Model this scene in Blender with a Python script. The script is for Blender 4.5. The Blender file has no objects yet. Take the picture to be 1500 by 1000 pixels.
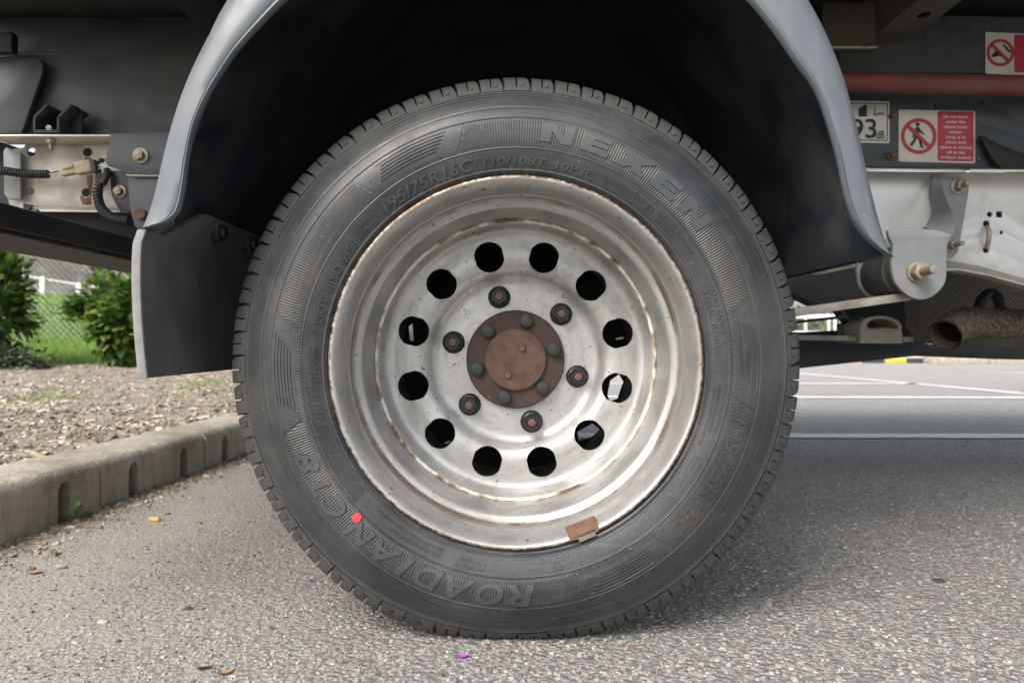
import bpy, bmesh, math, random
import numpy as np
from mathutils import Vector, Matrix
random.seed(7)
R = math.radians
S = bpy.context.scene
C = S.collection

# ------------------------------------------------------------------ camera, sky, sun, exposure
CAMZ = 0.358
F = 1083.0
cam = bpy.data.cameras.new('camera'); camo = bpy.data.objects.new('camera', cam); C.objects.link(camo)
camo.location = (0, 0, CAMZ); camo.rotation_euler = (R(90), 0, 0)
cam.lens = 36.0 * F / 1500; cam.sensor_width = 36; cam.sensor_fit = 'HORIZONTAL'
cam.clip_start = 0.02; cam.clip_end = 400
cam.dof.use_dof = True; cam.dof.focus_distance = 0.90; cam.dof.aperture_fstop = 8.0
S.camera = camo
w = bpy.data.worlds.new('World'); S.world = w; w.use_nodes = True
nt = w.node_tree
sky = nt.nodes.new('ShaderNodeTexSky'); sky.sky_type = 'NISHITA'; sky.sun_disc = False
SUN_EL, SUN_AZ = 46, 217          # azimuth clockwise from +Y
sky.sun_elevation = R(SUN_EL); sky.sun_rotation = R(SUN_AZ)
sky.air_density = 1.0; sky.dust_density = 4.0; sky.ozone_density = 0.6
hs = nt.nodes.new('ShaderNodeHueSaturation'); hs.inputs['Saturation'].default_value = 0.45      # thin high cloud greys the blue
nt.links.new(sky.outputs[0], hs.inputs['Color']); nt.links.new(hs.outputs[0], nt.nodes['Background'].inputs[0])
nt.nodes['Background'].inputs[1].default_value = 0.15
sun = bpy.data.lights.new('sun', 'SUN'); suno = bpy.data.objects.new('sun', sun); C.objects.link(suno)
sun.energy = 1.3; sun.angle = R(28); sun.color = (1, 0.95, 0.88)
sdir = Vector((math.sin(R(SUN_AZ)) * math.cos(R(SUN_EL)), math.cos(R(SUN_AZ)) * math.cos(R(SUN_EL)), math.sin(R(SUN_EL))))
suno.rotation_euler = sdir.to_track_quat('Z', 'Y').to_euler(); suno.location = sdir * 20
vs = S.view_settings
vs.view_transform = 'Standard'; vs.look = 'None'; vs.exposure = 1.0; vs.gamma = 1; vs.use_curve_mapping = False

# ------------------------------------------------------------------ helpers
def P(px, py, Y):
    return Vector(((px - 750) / F * Y, Y, CAMZ - (py - 500) / F * Y))
WL = {}
def tag(o, label=None, cat=None, group=None, kind=None):
    if label: o['label'] = label
    if cat: o['category'] = cat
    if group: o['group'] = group
    if kind: o['kind'] = kind
    return o
def link(o, parent, wloc):
    C.objects.link(o)
    wloc = Vector(wloc)
    if parent is not None:
        o.parent = parent; o.location = wloc - WL[parent.name]
    else: o.location = wloc
    WL[o.name] = wloc
    return o
def empty(name, loc, parent=None):
    o = bpy.data.objects.new(name, None); o.empty_display_size = 0.05
    return link(o, parent, loc)
def finish(me, smooth):
    if smooth is not None:
        me.polygons.foreach_set('use_smooth', [True] * len(me.polygons))
        if smooth < 180: me.set_sharp_from_angle(angle=R(smooth))
    me.update()
def mk(name, verts, faces, mat, parent=None, origin=None, smooth=35, bevel=0, seg=2, recalc=True, bang=30):
    v = np.array([tuple(p) for p in verts], dtype=float)
    if origin is None: origin = (v.min(0) + v.max(0)) / 2
    origin = Vector(tuple(float(c) for c in origin))
    v = v - np.array(origin)
    me = bpy.data.meshes.new(name); me.from_pydata(v.tolist(), [], [tuple(f) for f in faces])
    if recalc or bevel:
        bm = bmesh.new(); bm.from_mesh(me)
        bmesh.ops.remove_doubles(bm, verts=bm.verts, dist=1e-6)
        bmesh.ops.recalc_face_normals(bm, faces=bm.faces)
        if bevel:
            es = [e for e in bm.edges if len(e.link_faces) == 2 and e.calc_face_angle(0) > R(bang)]
            bmesh.ops.bevel(bm, geom=es, offset=bevel, segments=seg, affect='EDGES', profile=0.5, clamp_overlap=True)
        bm.to_mesh(me); bm.free()
    finish(me, smooth)
    if mat: me.materials.append(mat)
    return link(bpy.data.objects.new(name, me), parent, origin)

class MB:
    def __init__(s): s.v = []; s.f = []
    def add(s, v, f):
        n = len(s.v); s.v += [Vector(p) for p in v]; s.f += [tuple(i + n for i in q) for q in f]; return s
    def box(s, c, d, M=None):
        x, y, z = [k / 2 for k in d]
        v = [Vector((a, b, e)) for a in (-x, x) for b in (-y, y) for e in (-z, z)]
        if M is not None: v = [M @ p for p in v]
        v = [p + Vector(c) for p in v]
        return s.add(v, [(0, 1, 3, 2), (4, 6, 7, 5), (0, 4, 5, 1), (2, 3, 7, 6), (0, 2, 6, 4), (1, 5, 7, 3)])
    def hull8(s, a, b):     # two quads
        return s.add(list(a) + list(b), [(0, 1, 2, 3), (7, 6, 5, 4)] + [(i, 4 + i, 4 + (i + 1) % 4, (i + 1) % 4) for i in range(4)])
    def cyl(s, p0, p1, r0, r1=None, n=24, caps=True, ph=0):
        if r1 is None: r1 = r0
        p0 = Vector(p0); p1 = Vector(p1); d = (p1 - p0).normalized()
        u = d.orthogonal().normalized() if abs(d.y) < 0.99 else Vector((1, 0, 0))
        w_ = d.cross(u)
        v = []
        for p, r in ((p0, r0), (p1, r1)):
            v += [p + (u * math.cos(ph + 2 * math.pi * i / n) + w_ * math.sin(ph + 2 * math.pi * i / n)) * r for i in range(n)]
        f = [(i, (i + 1) % n, n + (i + 1) % n, n + i) for i in range(n)]
        if caps: f += [tuple(range(n - 1, -1, -1)), tuple(range(n, 2 * n))]
        return s.add(v, f)
    def tube(s, path, rad, n=12, caps=True):
        path = [Vector(p) for p in path]; m = len(path)
        rr = rad if callable(rad) else (lambda i: rad)
        v = []; u = None
        for i, p in enumerate(path):
            d = (path[min(i + 1, m - 1)] - path[max(i - 1, 0)]).normalized()
            if u is None: u = d.orthogonal().normalized()
            u = (u - d * u.dot(d)).normalized(); q = d.cross(u)
            v += [p + (u * math.cos(2 * math.pi * k / n) + q * math.sin(2 * math.pi * k / n)) * rr(i) for k in range(n)]
        f = [(i * n + k, i * n + (k + 1) % n, (i + 1) * n + (k + 1) % n, (i + 1) * n + k) for i in range(m - 1) for k in range(n)]
        if caps: f += [tuple(range(n - 1, -1, -1)), tuple(range((m - 1) * n, m * n))]
        return s.add(v, f)
    def build(s, name, mat, parent=None, **k): return mk(name, s.v, s.f, mat, parent, **k)

def spline(pts, n):
    pts = [Vector(p) for p in pts]; m = len(pts); out = []
    for i in range(n):
        t = i / (n - 1) * (m - 1); k = min(int(t), m - 2); u = t - k
        p0, p1, p2, p3 = pts[max(k - 1, 0)], pts[k], pts[k + 1], pts[min(k + 2, m - 1)]
        out.append(0.5 * ((2 * p1) + (p2 - p0) * u + (2 * p0 - 5 * p1 + 4 * p2 - p3) * u * u + (3 * p1 - p0 - 3 * p2 + p3) * u ** 3))
    return out
def resample(pts, n):
    pts = [Vector(p) for p in pts]; L = [0]
    for a, b in zip(pts, pts[1:]): L.append(L[-1] + (b - a).length)
    out = []
    for i in range(n):
        s_ = L[-1] * i / (n - 1); k = 0
        while k < len(L) - 2 and L[k + 1] < s_: k += 1
        out.append(pts[k].lerp(pts[k + 1], (s_ - L[k]) / max(L[k + 1] - L[k], 1e-9)))
    return out
def curve_mesh(cu):
    ob = bpy.data.objects.new('tmp', cu)
    me = bpy.data.meshes.new_from_object(ob)
    v = [tuple(p.co) for p in me.vertices]; f = [tuple(p.vertices) for p in me.polygons]
    bpy.data.objects.remove(ob); bpy.data.meshes.remove(me); bpy.data.curves.remove(cu)
    return v, f
def shape2d(outer, holes=(), ext=0.001, bev=0.0):
    cu = bpy.data.curves.new('tmp', 'CURVE'); cu.dimensions = '2D'; cu.fill_mode = 'BOTH'; cu.extrude = ext
    cu.bevel_depth = bev; cu.bevel_resolution = 1; cu.offset = -bev
    for poly in [outer] + list(holes):
        sp = cu.splines.new('POLY'); sp.points.add(len(poly) - 1)
        for q, p in zip(sp.points, poly): q.co = (p[0], p[1], 0, 1)
        sp.use_cyclic_u = True
    return curve_mesh(cu)
def circ(cx, cy, r, n=20, ry=None):
    ry = ry or r
    return [(cx + r * math.cos(2 * math.pi * i / n), cy + ry * math.sin(2 * math.pi * i / n)) for i in range(n)]
def plate(name, outer, holes, Y, thick, mat, parent, px=True, bev=0.0008, bulge=None, **k):
    """flat plate facing the camera side: outline in photo pixels at depth Y (front face), or world XZ"""
    cv = (lambda p: ((p[0] - 750) / F * Y, CAMZ - (p[1] - 500) / F * Y)) if px else (lambda p: p)
    v, f = shape2d([cv(p) for p in outer], [[cv(p) for p in h] for h in holes], max(thick / 2 - bev, 1e-4), bev)
    vv = [Vector((x, Y + thick / 2 - z, y)) for x, y, z in v]
    if bulge: vv = [bulge(p) for p in vv]
    return mk(name, vv, f, mat, parent, smooth=30, **k)
def text2d(body, ext=0.5, bold=0.0, shear=0.0, res=3, space=1.0, align='LEFT', line=1.0):
    cu = bpy.data.curves.new('tmp', 'FONT'); cu.body = body; cu.size = 1; cu.extrude = ext; cu.offset = bold
    cu.shear = shear; cu.resolution_u = res; cu.space_character = space; cu.align_x = align; cu.space_line = line
    return curve_mesh(cu)
def sweep(prof, n=256, a0=0, a1=360, closed=True):
    """lathe of (r, y) about the Y axis through the origin; angle clockwise from top as seen by the camera"""
    v = []; m = len(prof); f = []
    for i in range(n if closed else n + 1):
        a = R(a0 + (a1 - a0) * i / n); sa, ca = math.sin(a), math.cos(a)
        v += [Vector((r * sa, y, r * ca)) for r, y in prof]
    for i in range(n):
        j = (i + 1) % n if closed else i + 1
        f += [(i * m + k, j * m + k, j * m + k + 1, i * m + k + 1) for k in range(m - 1)]
    return v, f

# ------------------------------------------------------------------ materials
class NT:
    def __init__(s, name):
        s.m = bpy.data.materials.new(name); s.m.use_nodes = True; s.t = s.m.node_tree
        s.b = s.t.nodes['Principled BSDF']
    def n(s, typ, **kw):
        o = s.t.nodes.new('ShaderNode' + typ)
        for k, v in kw.items():
            if k.startswith('i_'):
                key = k[2:]; key = int(key) if key.isdigit() else key.replace('_', ' ')
                o.inputs[key].default_value = v
            else: setattr(o, k, v)
        return o
    def l(s, a, b): s.t.links.new(a, b)
    def coord(s, which='Object', scale=None):
        o = s.n('TexCoord').outputs[which]
        if scale:
            m = s.n('Mapping'); m.inputs['Scale'].default_value = scale; s.l(o, m.inputs[0]); o = m.outputs[0]
        return o
    def noise(s, co, scale, detail=4, rough=0.55, dist=0):
        o = s.n('TexNoise', i_Scale=scale, i_Detail=detail, i_Roughness=rough, i_Distortion=dist); s.l(co, o.inputs['Vector']); return o.outputs[0]
    def ramp(s, fac, stops, interp='LINEAR'):
        o = s.n('ValToRGB'); cr = o.color_ramp; cr.interpolation = interp
        while len(cr.elements) < len(stops): cr.elements.new(0.5)
        for e, (p, c) in zip(cr.elements, stops):
            e.position = p; e.color = (*(c if hasattr(c, '__len__') else (c, c, c)), 1)
        s.l(fac, o.inputs[0]); return o.outputs[0]
    def mix(s, fac, a, b, blend='MIX'):
        o = s.n('Mix', data_type='RGBA', blend_type=blend)
        for v, i in ((fac, 0), (a, 6), (b, 7)):
            if hasattr(v, 'is_linked'): s.l(v, o.inputs[i])
            elif i == 0: o.inputs[0].default_value = v
            else: o.inputs[i].default_value = (*v, 1)
        return o.outputs[2]
    def math(s, op, a, b=None, clamp=False):
        o = s.n('Math', operation=op, use_clamp=clamp)
        for v, i in ((a, 0), (b, 1)):
            if v is None: continue
            if hasattr(v, 'is_linked'): s.l(v, o.inputs[i])
            else: o.inputs[i].default_value = v
        return o.outputs[0]
    def bump(s, h, dist, strength=1.0, prev=None):
        o = s.n('Bump', i_Strength=strength, i_Distance=dist); s.l(h, o.inputs['Height'])
        if prev is not None: s.l(prev, o.inputs['Normal'])
        return o.outputs[0]
    def done(s, col=None, rough=None, metal=None, normal=None, spec=None):
        for v, k in ((col, 'Base Color'), (rough, 'Roughness'), (metal, 'Metallic'), (normal, 'Normal'), (spec, 'Specular IOR Level')):
            if v is None: continue
            if hasattr(v, 'is_linked'): s.l(v, s.b.inputs[k])
            elif k == 'Base Color': s.b.inputs[k].default_value = (*v, 1)
            else: s.b.inputs[k].default_value = v
        return s.m

def generic(name, base, var=0.25, rough=0.5, metal=0.0, scale=20, dirt=None, dirt_amt=0.5, dscale=8, bump=0.0003, spots=None, spot_t=0.68, sscale=60, spec=None, streak=None):
    t = NT(name); co = t.coord()
    n1 = t.noise(co, scale, 6)
    lo = tuple(c * (1 - var) for c in base); hi = tuple(min(c * (1 + var), 1) for c in base)
    col = t.ramp(n1, [(0.3, lo), (0.7, hi)])
    rg = t.ramp(n1, [(0.3, max(rough - 0.08, 0.05)), (0.7, min(rough + 0.1, 1))])
    if dirt:
        n2 = t.noise(co, dscale, 8, 0.65, 0.3)
        m = t.ramp(n2, [(0.62 - dirt_amt * 0.35, 0), (0.80 - dirt_amt * 0.2, 1)])
        col = t.mix(m, col, dirt)
        rg = t.mix(m, rg, (0.85, 0.85, 0.85))
    if streak:
        co2 = t.coord(scale=(60, 60, 3)); n4 = t.noise(co2, 1.0, 5, 0.6)
        col = t.mix(t.ramp(n4, [(0.5, 0), (0.75, 0.6)]), col, streak)
    if spots:
        n3 = t.noise(co, sscale, 3, 0.6)
        m = t.ramp(n3, [(spot_t, 0), (spot_t + 0.05, 1)])
        col = t.mix(m, col, spots); rg = t.mix(m, rg, (0.9, 0.9, 0.9))
    nb = t.noise(co, scale * 12, 4, 0.6)
    return t.done(col, rg, metal, t.bump(nb, bump) if bump else None, spec)

def island_mat(name, cols, rough=0.9, trans=0, bump=None, jitter=0.0):
    t = NT(name); g = t.n('NewGeometry')
    k = len(cols); st = [(i / k, c) for i, c in enumerate(cols)]
    col = t.ramp(g.outputs['Random Per Island'], st, 'CONSTANT')
    if jitter:
        n = t.noise(t.coord(), jitter, 3); col = t.mix(t.ramp(n, [(0.3, 0), (0.8, 0.5)]), col, tuple(c * 0.45 for c in cols[0]))
    m = t.done(col, rough)
    if trans:
        tr = t.n('BsdfTranslucent'); t.l(col, tr.inputs[0]); ms = t.n('MixShader'); ms.inputs[0].default_value = trans
        t.l(t.b.outputs[0], ms.inputs[1]); t.l(tr.outputs[0], ms.inputs[2]); t.l(ms.outputs[0], t.t.nodes['Material Output'].inputs[0])
    return m

M = {}
# rubber
def rubber(name, base, rough, dusty=(0.16, 0.145, 0.12), amt=0.35, spec=0.5, ring=False):
    t = NT(name); co = t.coord()
    n1 = t.noise(co, 9, 6, 0.6); n2 = t.noise(co, 45, 6, 0.7, 0.4); n3 = t.noise(co, 700, 3, 0.5)
    col = t.ramp(n1, [(0.3, tuple(c * 0.75 for c in base)), (0.7, tuple(c * 1.25 for c in base))])
    m = t.math('MULTIPLY', t.ramp(n1, [(0.45, 0), (0.75, 1)]), t.ramp(n2, [(0.35, 0.1), (0.7, amt)]))
    col = t.mix(m, col, dusty)
    sp = t.ramp(t.noise(co, 160, 2), [(0.70, 0), (0.74, 0.5)])
    col = t.mix(sp, col, dusty)
    n5 = t.noise(co, 14, 5, 0.7, 1.2)
    rg = t.mix(0.5, t.ramp(n2, [(0.3, rough - 0.07), (0.7, rough + 0.12)]), t.ramp(n5, [(0.35, rough - 0.14), (0.65, rough + 0.22)]))
    film = t.ramp(t.noise(co, 5, 7, 0.7, 0.8), [(0.48, 0), (0.72, 0.45)])
    col = t.mix(film, col, tuple(c * 0.55 for c in dusty))
    if ring:        # dust and scuffs smeared round the tyre
        sx = t.n('SeparateXYZ'); t.l(co, sx.inputs[0])
        r = t.math('SQRT', t.math('ADD', t.math('POWER', sx.outputs[0], 2), t.math('POWER', sx.outputs[2], 2)))
        an = t.math('ARCTAN2', sx.outputs[0], sx.outputs[2])
        cb = t.n('CombineXYZ'); t.l(t.math('MULTIPLY', r, 260), cb.inputs[0]); t.l(t.math('MULTIPLY', an, 2.2), cb.inputs[1])
        pn = t.noise(cb.outputs[0], 1.0, 6, 0.7)
        col = t.mix(t.ramp(pn, [(0.52, 0), (0.74, 0.55)]), col, (0.105, 0.095, 0.08))
        rg = t.mix(t.ramp(pn, [(0.40, 0), (0.6, 0.7)]), rg, (rough + 0.15,) * 3)
        sc = t.ramp(t.noise(co, 70, 8, 0.8, 2.0), [(0.60, 0), (0.66, 0.35)])
        col = t.mix(sc, col, (0.12, 0.113, 0.10))
    return t.done(col, rg, 0, t.bump(n3, 0.0002, 0.6), spec)
M['rubber'] = rubber('sidewall_rubber', (0.024, 0.028, 0.033), 0.37, ring=True)
M['rubber_rib'] = rubber('ribbed_rubber', (0.031, 0.033, 0.036), 0.38, dusty=(0.17, 0.14, 0.10), amt=0.32, ring=True)
M['rubber_text'] = rubber('raised_lettering_rubber', (0.043, 0.049, 0.056), 0.36, amt=0.2, ring=True)
M['tread'] = rubber('tread_rubber', (0.043, 0.043, 0.043), 0.62, dusty=(0.13, 0.123, 0.11), amt=0.5, spec=0.35)
# rim paint
def rim_mat(name, lip, g=1.0):
    t = NT(name); co = t.coord()
    n1 = t.noise(co, 12, 6, 0.6); n2 = t.noise(co, 60, 8, 0.7, 0.6)
    col = t.ramp(n1, [(0.3, (0.33 * g, 0.327 * g, 0.318 * g)), (0.7, (0.47 * g, 0.467 * g, 0.456 * g))])
    grime = t.math('MULTIPLY', t.ramp(t.noise(co, 7, 5, 0.65, 0.5), [(0.50, 0), (0.70, 1)]), t.ramp(n2, [(0.4, 0.15), (0.7, 0.75)]))
    col = t.mix(grime, col, (0.20, 0.175, 0.145))
    sx = t.n('SeparateXYZ'); t.l(co, sx.inputs[0])
    rr_ = t.math('SQRT', t.math('ADD', t.math('POWER', sx.outputs[0], 2), t.math('POWER', sx.outputs[2], 2)))
    cb = t.n('CombineXYZ'); t.l(t.math('MULTIPLY', rr_, 120), cb.inputs[0]); t.l(t.math('MULTIPLY', t.math('ARCTAN2', sx.outputs[0], sx.outputs[2]), 3.0), cb.inputs[1])
    pn = t.noise(cb.outputs[0], 1.0, 7, 0.7)
    col = t.mix(t.ramp(pn, [(0.50, 0), (0.72, 0.6)]), col, (0.25, 0.23, 0.20))
    sc = t.ramp(t.noise(co, 38, 9, 0.8, 1.5), [(0.60, 0), (0.66, 0.7)])
    col = t.mix(sc, col, (0.16, 0.13, 0.10))
    # brake-dust runs
    col = t.mix(t.ramp(t.noise(t.coord(scale=(34, 34, 5)), 1.0, 6, 0.65), [(0.56, 0), (0.78, 0.5)]), col, (0.21, 0.19, 0.165))
    sp = t.ramp(t.noise(co, 95, 3, 0.55), [(0.685, 0), (0.72, 1)])
    col = t.mix(sp, col, (0.13, 0.075, 0.04))
    sp2 = t.ramp(t.noise(co, 260, 2, 0.5), [(0.715, 0), (0.74, 1)])
    col = t.mix(sp2, col, (0.04, 0.03, 0.025))
    metal = 0.55
    if lip:
        sx = t.n('SeparateXYZ'); t.l(co, sx.inputs[0])
        r = t.math('SQRT', t.math('ADD', t.math('POWER', sx.outputs[0], 2), t.math('POWER', sx.outputs[2], 2)))
        edge = t.n('MapRange', i_1=0.2166, i_2=0.2188); t.l(r, edge.inputs[0])
        nz = t.noise(co, 130, 6, 0.75)
        m = t.math('MULTIPLY', edge.outputs[0], t.ramp(nz, [(0.42, 0), (0.5, 1)]))
        col = t.mix(m, col, (0.17, 0.095, 0.045))
        m2 = t.math('MULTIPLY', edge.outputs[0], t.ramp(nz, [(0.55, 0), (0.6, 1)]))
        col = t.mix(m2, col, (0.07, 0.038, 0.02))
        # grimy line where the flange drops into the well
        d = t.math('ABSOLUTE', t.math("SUBTRACT", r, 0.2015))
        ln = t.n('MapRange', i_1=0.0032, i_2=0.0004); t.l(d, ln.inputs[0])
        m3 = t.math('MULTIPLY', ln.outputs[0], t.ramp(n1, [(0.42, 0), (0.6, 1)]))
        col = t.mix(m3, col, (0.14, 0.10, 0.065))
    rg = t.ramp(n2, [(0.3, 0.30), (0.7, 0.5)])
    return t.done(col, rg, metal, t.bump(t.noise(co, 420, 3), 0.00015, 0.5))
M['rim'] = rim_mat('silver_rim_paint', True)
M['disc'] = rim_mat('silver_disc_paint', False, 1.16)
# ragged painted edge of the disc
t = NT('flaking_white_edge'); co = t.coord()
nz = t.noise(co, 26, 5, 0.6)
col = t.ramp(nz, [(0.40, (0.16, 0.10, 0.055)), (0.47, (0.42, 0.36, 0.27)), (0.53, (0.74, 0.72, 0.68)), (1, (0.8, 0.78, 0.75))])
M['edge'] = t.done(col, 0.6, 0, t.bump(t.noise(co, 150, 4), 0.001))
M['rust_hub'] = generic('rusty_hub_steel', (0.085, 0.045, 0.033), 0.35, 0.75, 0.15, 45, dirt=(0.05, 0.042, 0.04), dirt_amt=0.7, dscale=22, bump=0.0006, spots=(0.24, 0.10, 0.045), spot_t=0.64, sscale=38)
M['rust_cap'] = generic('brown_cap_steel', (0.105, 0.060, 0.042), 0.35, 0.8, 0.1, 70, dirt=(0.155, 0.10, 0.065), dirt_amt=0.5, dscale=30, bump=0.0009)
M['bolt_dark'] = generic('dark_bolt_steel', (0.035, 0.038, 0.039), 0.3, 0.45, 0.5, 60, bump=0.0004)
M['nut'] = generic('black_wheel_nut', (0.013, 0.014, 0.014), 0.3, 0.38, 0.3, 60, dirt=(0.045, 0.042, 0.037), dirt_amt=0.3, dscale=90)
M['stud'] = generic('rusty_stud', (0.13, 0.075, 0.05), 0.3, 0.6, 0.4, 90, bump=0.0003)
M['emboss'] = M['rubber_text']
M['weight'] = generic('rusty_balance_weight', (0.13, 0.072, 0.046), 0.4, 0.85, 0.1, 90, dirt=(0.21, 0.125, 0.08), dirt_amt=0.5, dscale=40, bump=0.0006)
M['weight_clip'] = generic('grey_clip', (0.14, 0.125, 0.11), 0.3, 0.6, 0.5, 70)
# truck
M['guard'] = generic('faded_grey_plastic', (0.112, 0.127, 0.142), 0.14, 0.34, 0, 6, dirt=(0.15, 0.16, 0.17), dirt_amt=0.42, dscale=7, bump=0.00012, spots=(0.20, 0.20, 0.19), spot_t=0.69, sscale=90, streak=(0.165, 0.165, 0.16))
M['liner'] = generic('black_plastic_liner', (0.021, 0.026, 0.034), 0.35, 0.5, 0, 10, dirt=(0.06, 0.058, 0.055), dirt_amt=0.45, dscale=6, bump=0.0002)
M['flap'] = generic('grey_rubber_flap', (0.095, 0.094, 0.092), 0.2, 0.7, 0, 14, dirt=(0.13, 0.127, 0.12), dirt_amt=0.5, dscale=7, streak=(0.06, 0.06, 0.06), bump=0.0004)
M['flap_edge'] = generic('worn_rubber_edge', (0.22, 0.22, 0.22), 0.2, 0.8, 0, 60)
M['under'] = generic('dusty_black_steel', (0.035, 0.032, 0.029), 0.3, 0.7, 0, 12, dirt=(0.06, 0.055, 0.048), dirt_amt=0.4, dscale=6)
M['black'] = generic('black_underbody_paint', (0.011, 0.012, 0.014), 0.3, 0.6, 0, 12, dirt=(0.03, 0.029, 0.027), dirt_amt=0.35, dscale=6)
M['slate'] = generic('slate_frame_paint', (0.042, 0.050, 0.058), 0.18, 0.42, 0, 12, dirt=(0.075, 0.075, 0.072), dirt_amt=0.3, dscale=7, bump=0.0002, spots=(0.10, 0.10, 0.10), spot_t=0.73, sscale=70)
M['slate_rough'] = generic('speckled_frame_paint', (0.042, 0.046, 0.050), 0.4, 0.6, 0, 60, dirt=(0.08, 0.08, 0.075), dirt_amt=0.5, dscale=14)
M['cross'] = generic('dusty_brown_beam', (0.075, 0.066, 0.055), 0.2, 0.75, 0, 14, dirt=(0.11, 0.095, 0.075), dirt_amt=0.4, dscale=8)
M['rail'] = generic('silver_chassis_rail', (0.40, 0.38, 0.335), 0.16, 0.45, 0.35, 10, dirt=(0.24, 0.21, 0.165), dirt_amt=0.5, dscale=9, bump=0.0002, spots=(0.13, 0.085, 0.06), spot_t=0.735, sscale=55)
M['rail_white'] = generic('chassis_rail_satin', (0.62, 0.62, 0.61), 0.1, 0.38, 0.4, 8, dirt=(0.42, 0.40, 0.36), dirt_amt=0.3, dscale=8, bump=0.00015, spots=(0.2, 0.17, 0.14), spot_t=0.75, sscale=60)
M['rail_edge'] = generic('bright_rail_edge', (0.70, 0.67, 0.60), 0.15, 0.4, 0.3, 20)
M['bracket'] = generic('grey_bracket_paint', (0.20, 0.215, 0.22), 0.14, 0.5, 0, 14, dirt=(0.27, 0.265, 0.25), dirt_amt=0.4, dscale=12, bump=0.0003)
M['bracket_dark'] = generic('dark_bracket_paint', (0.05, 0.055, 0.062), 0.2, 0.45, 0, 20, dirt=(0.16, 0.165, 0.17), dirt_amt=0.18, dscale=14, spots=(0.14, 0.10, 0.07), spot_t=0.72, sscale=50)
M['zinc'] = generic('zinc_bolt', (0.36, 0.31, 0.24), 0.2, 0.45, 0.6, 60, dirt=(0.2, 0.14, 0.09), dirt_amt=0.35, dscale=60)
M['galv'] = generic('galvanised_steel', (0.40, 0.38, 0.34), 0.2, 0.6, 0.3, 30, dirt=(0.24, 0.21, 0.17), dirt_amt=0.5, dscale=18, spots=(0.1, 0.075, 0.05), spot_t=0.68, sscale=70)
M['cast'] = generic('cast_pale_metal', (0.42, 0.395, 0.34), 0.15, 0.7, 0.1, 30, dirt=(0.3, 0.26, 0.2), dirt_amt=0.5, dscale=14)
M['bush'] = generic('brown_rubber_bush', (0.07, 0.062, 0.05), 0.25, 0.65, 0, 30)
M['red'] = generic('red_prop_paint', (0.15, 0.036, 0.036), 0.2, 0.6, 0, 14, dirt=(0.13, 0.085, 0.075), dirt_amt=0.4, dscale=8)
M['conduit'] = generic('black_conduit', (0.03, 0.033, 0.035), 0.2, 0.5, 0, 40)
M['beige'] = generic('beige_connector', (0.46, 0.37, 0.25), 0.1, 0.5, 0, 30, dirt=(0.3, 0.23, 0.15), dirt_amt=0.3, dscale=40)
M['ochre'] = generic('ochre_board', (0.022, 0.016, 0.007), 0.25, 0.7, 0, 12)
M['sign_white'] = generic('sign_off_white', (0.60, 0.575, 0.53), 0.05, 0.4, 0, 14, dirt=(0.42, 0.40, 0.36), dirt_amt=0.25, dscale=14, bump=0)
M['sign_red'] = generic('sign_red', (0.42, 0.030, 0.050), 0.06, 0.4, 0, 14, bump=0)
M['sign_black'] = generic('sign_black', (0.015, 0.016, 0.018), 0.1, 0.45, 0, 14, bump=0)
M['wire_white'] = generic('white_wire', (0.62, 0.6, 0.55), 0.1, 0.5, 0, 40)
M['wire_green'] = generic('green_wire', (0.05, 0.18, 0.10), 0.1, 0.5, 0, 40)
M['red_dot'] = generic('red_paint_dot', (0.60, 0.045, 0.065), 0.2, 0.6, 0, 90)
t = NT('embossed_heat_shield'); co = t.coord(scale=(1, 1, 1))
mp = t.n('Mapping'); mp.inputs['Rotation'].default_value = (0, R(45), 0); t.l(co, mp.inputs[0])
ck = t.n('TexWave', wave_type='BANDS', bands_direction='X', i_Scale=38); t.l(mp.outputs[0], ck.inputs[0])
ck2 = t.n('TexWave', wave_type='BANDS', bands_direction='Z', i_Scale=38); t.l(mp.outputs[0], ck2.inputs[0])
h = t.math('MULTIPLY', ck.outputs[1], ck2.outputs[1])
col = t.mix(t.ramp(t.noise(co, 6, 5), [(0.35, 0), (0.7, 1)]), (0.10, 0.088, 0.066), (0.17, 0.15, 0.115))
M['shield'] = t.done(col, 0.55, 0.4, t.bump(h, 0.004, 1.0))
t = NT('rusty_exhaust'); co = t.coord()
vz = t.noise(co, 130, 5, 0.6, 0.3)
col = t.ramp(vz, [(0.34, (0.045, 0.036, 0.030)), (0.46, (0.085, 0.064, 0.050)), (0.58, (0.155, 0.124, 0.10)), (0.7, (0.19, 0.158, 0.13))])
M['exhaust'] = t.done(col, 0.75, 0.2, t.bump(vz, 0.0008))

# ground materials
t = NT('worn_asphalt'); co = t.coord()
v1 = t.n('TexVoronoi', i_Scale=150, i_Randomness=1.0); t.l(co, v1.inputs['Vector'])
v2 = t.n('TexVoronoi', i_Scale=340, i_Randomness=1.0); t.l(co, v2.inputs['Vector'])
def vgrey(v):
    s_ = t.n('SeparateColor'); t.l(v.outputs['Color'], s_.inputs[0]); return s_.outputs[0]
st = [(0, (0.16, 0.16, 0.16)), (0.13, (0.25, 0.245, 0.235)), (0.38, (0.34, 0.33, 0.312)), (0.62, (0.42, 0.405, 0.38)), (0.84, (0.49, 0.475, 0.445)), (0.93, (0.34, 0.285, 0.255)), (0.97, (0.48, 0.465, 0.435))]
c1 = t.ramp(vgrey(v1), st, 'CONSTANT'); c2 = t.ramp(vgrey(v2), st, 'CONSTANT')
sel = t.ramp(t.noise(co, 120, 2), [(0.46, 0), (0.52, 1)])
col = t.mix(sel, c1, c2)
gap = t.ramp(v1.outputs['Distance'], [(0.42, 0), (0.75, 0.7)])
col = t.mix(gap, col, (0.13, 0.126, 0.12))
big = t.noise(co, 1.3, 6, 0.6)
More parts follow.
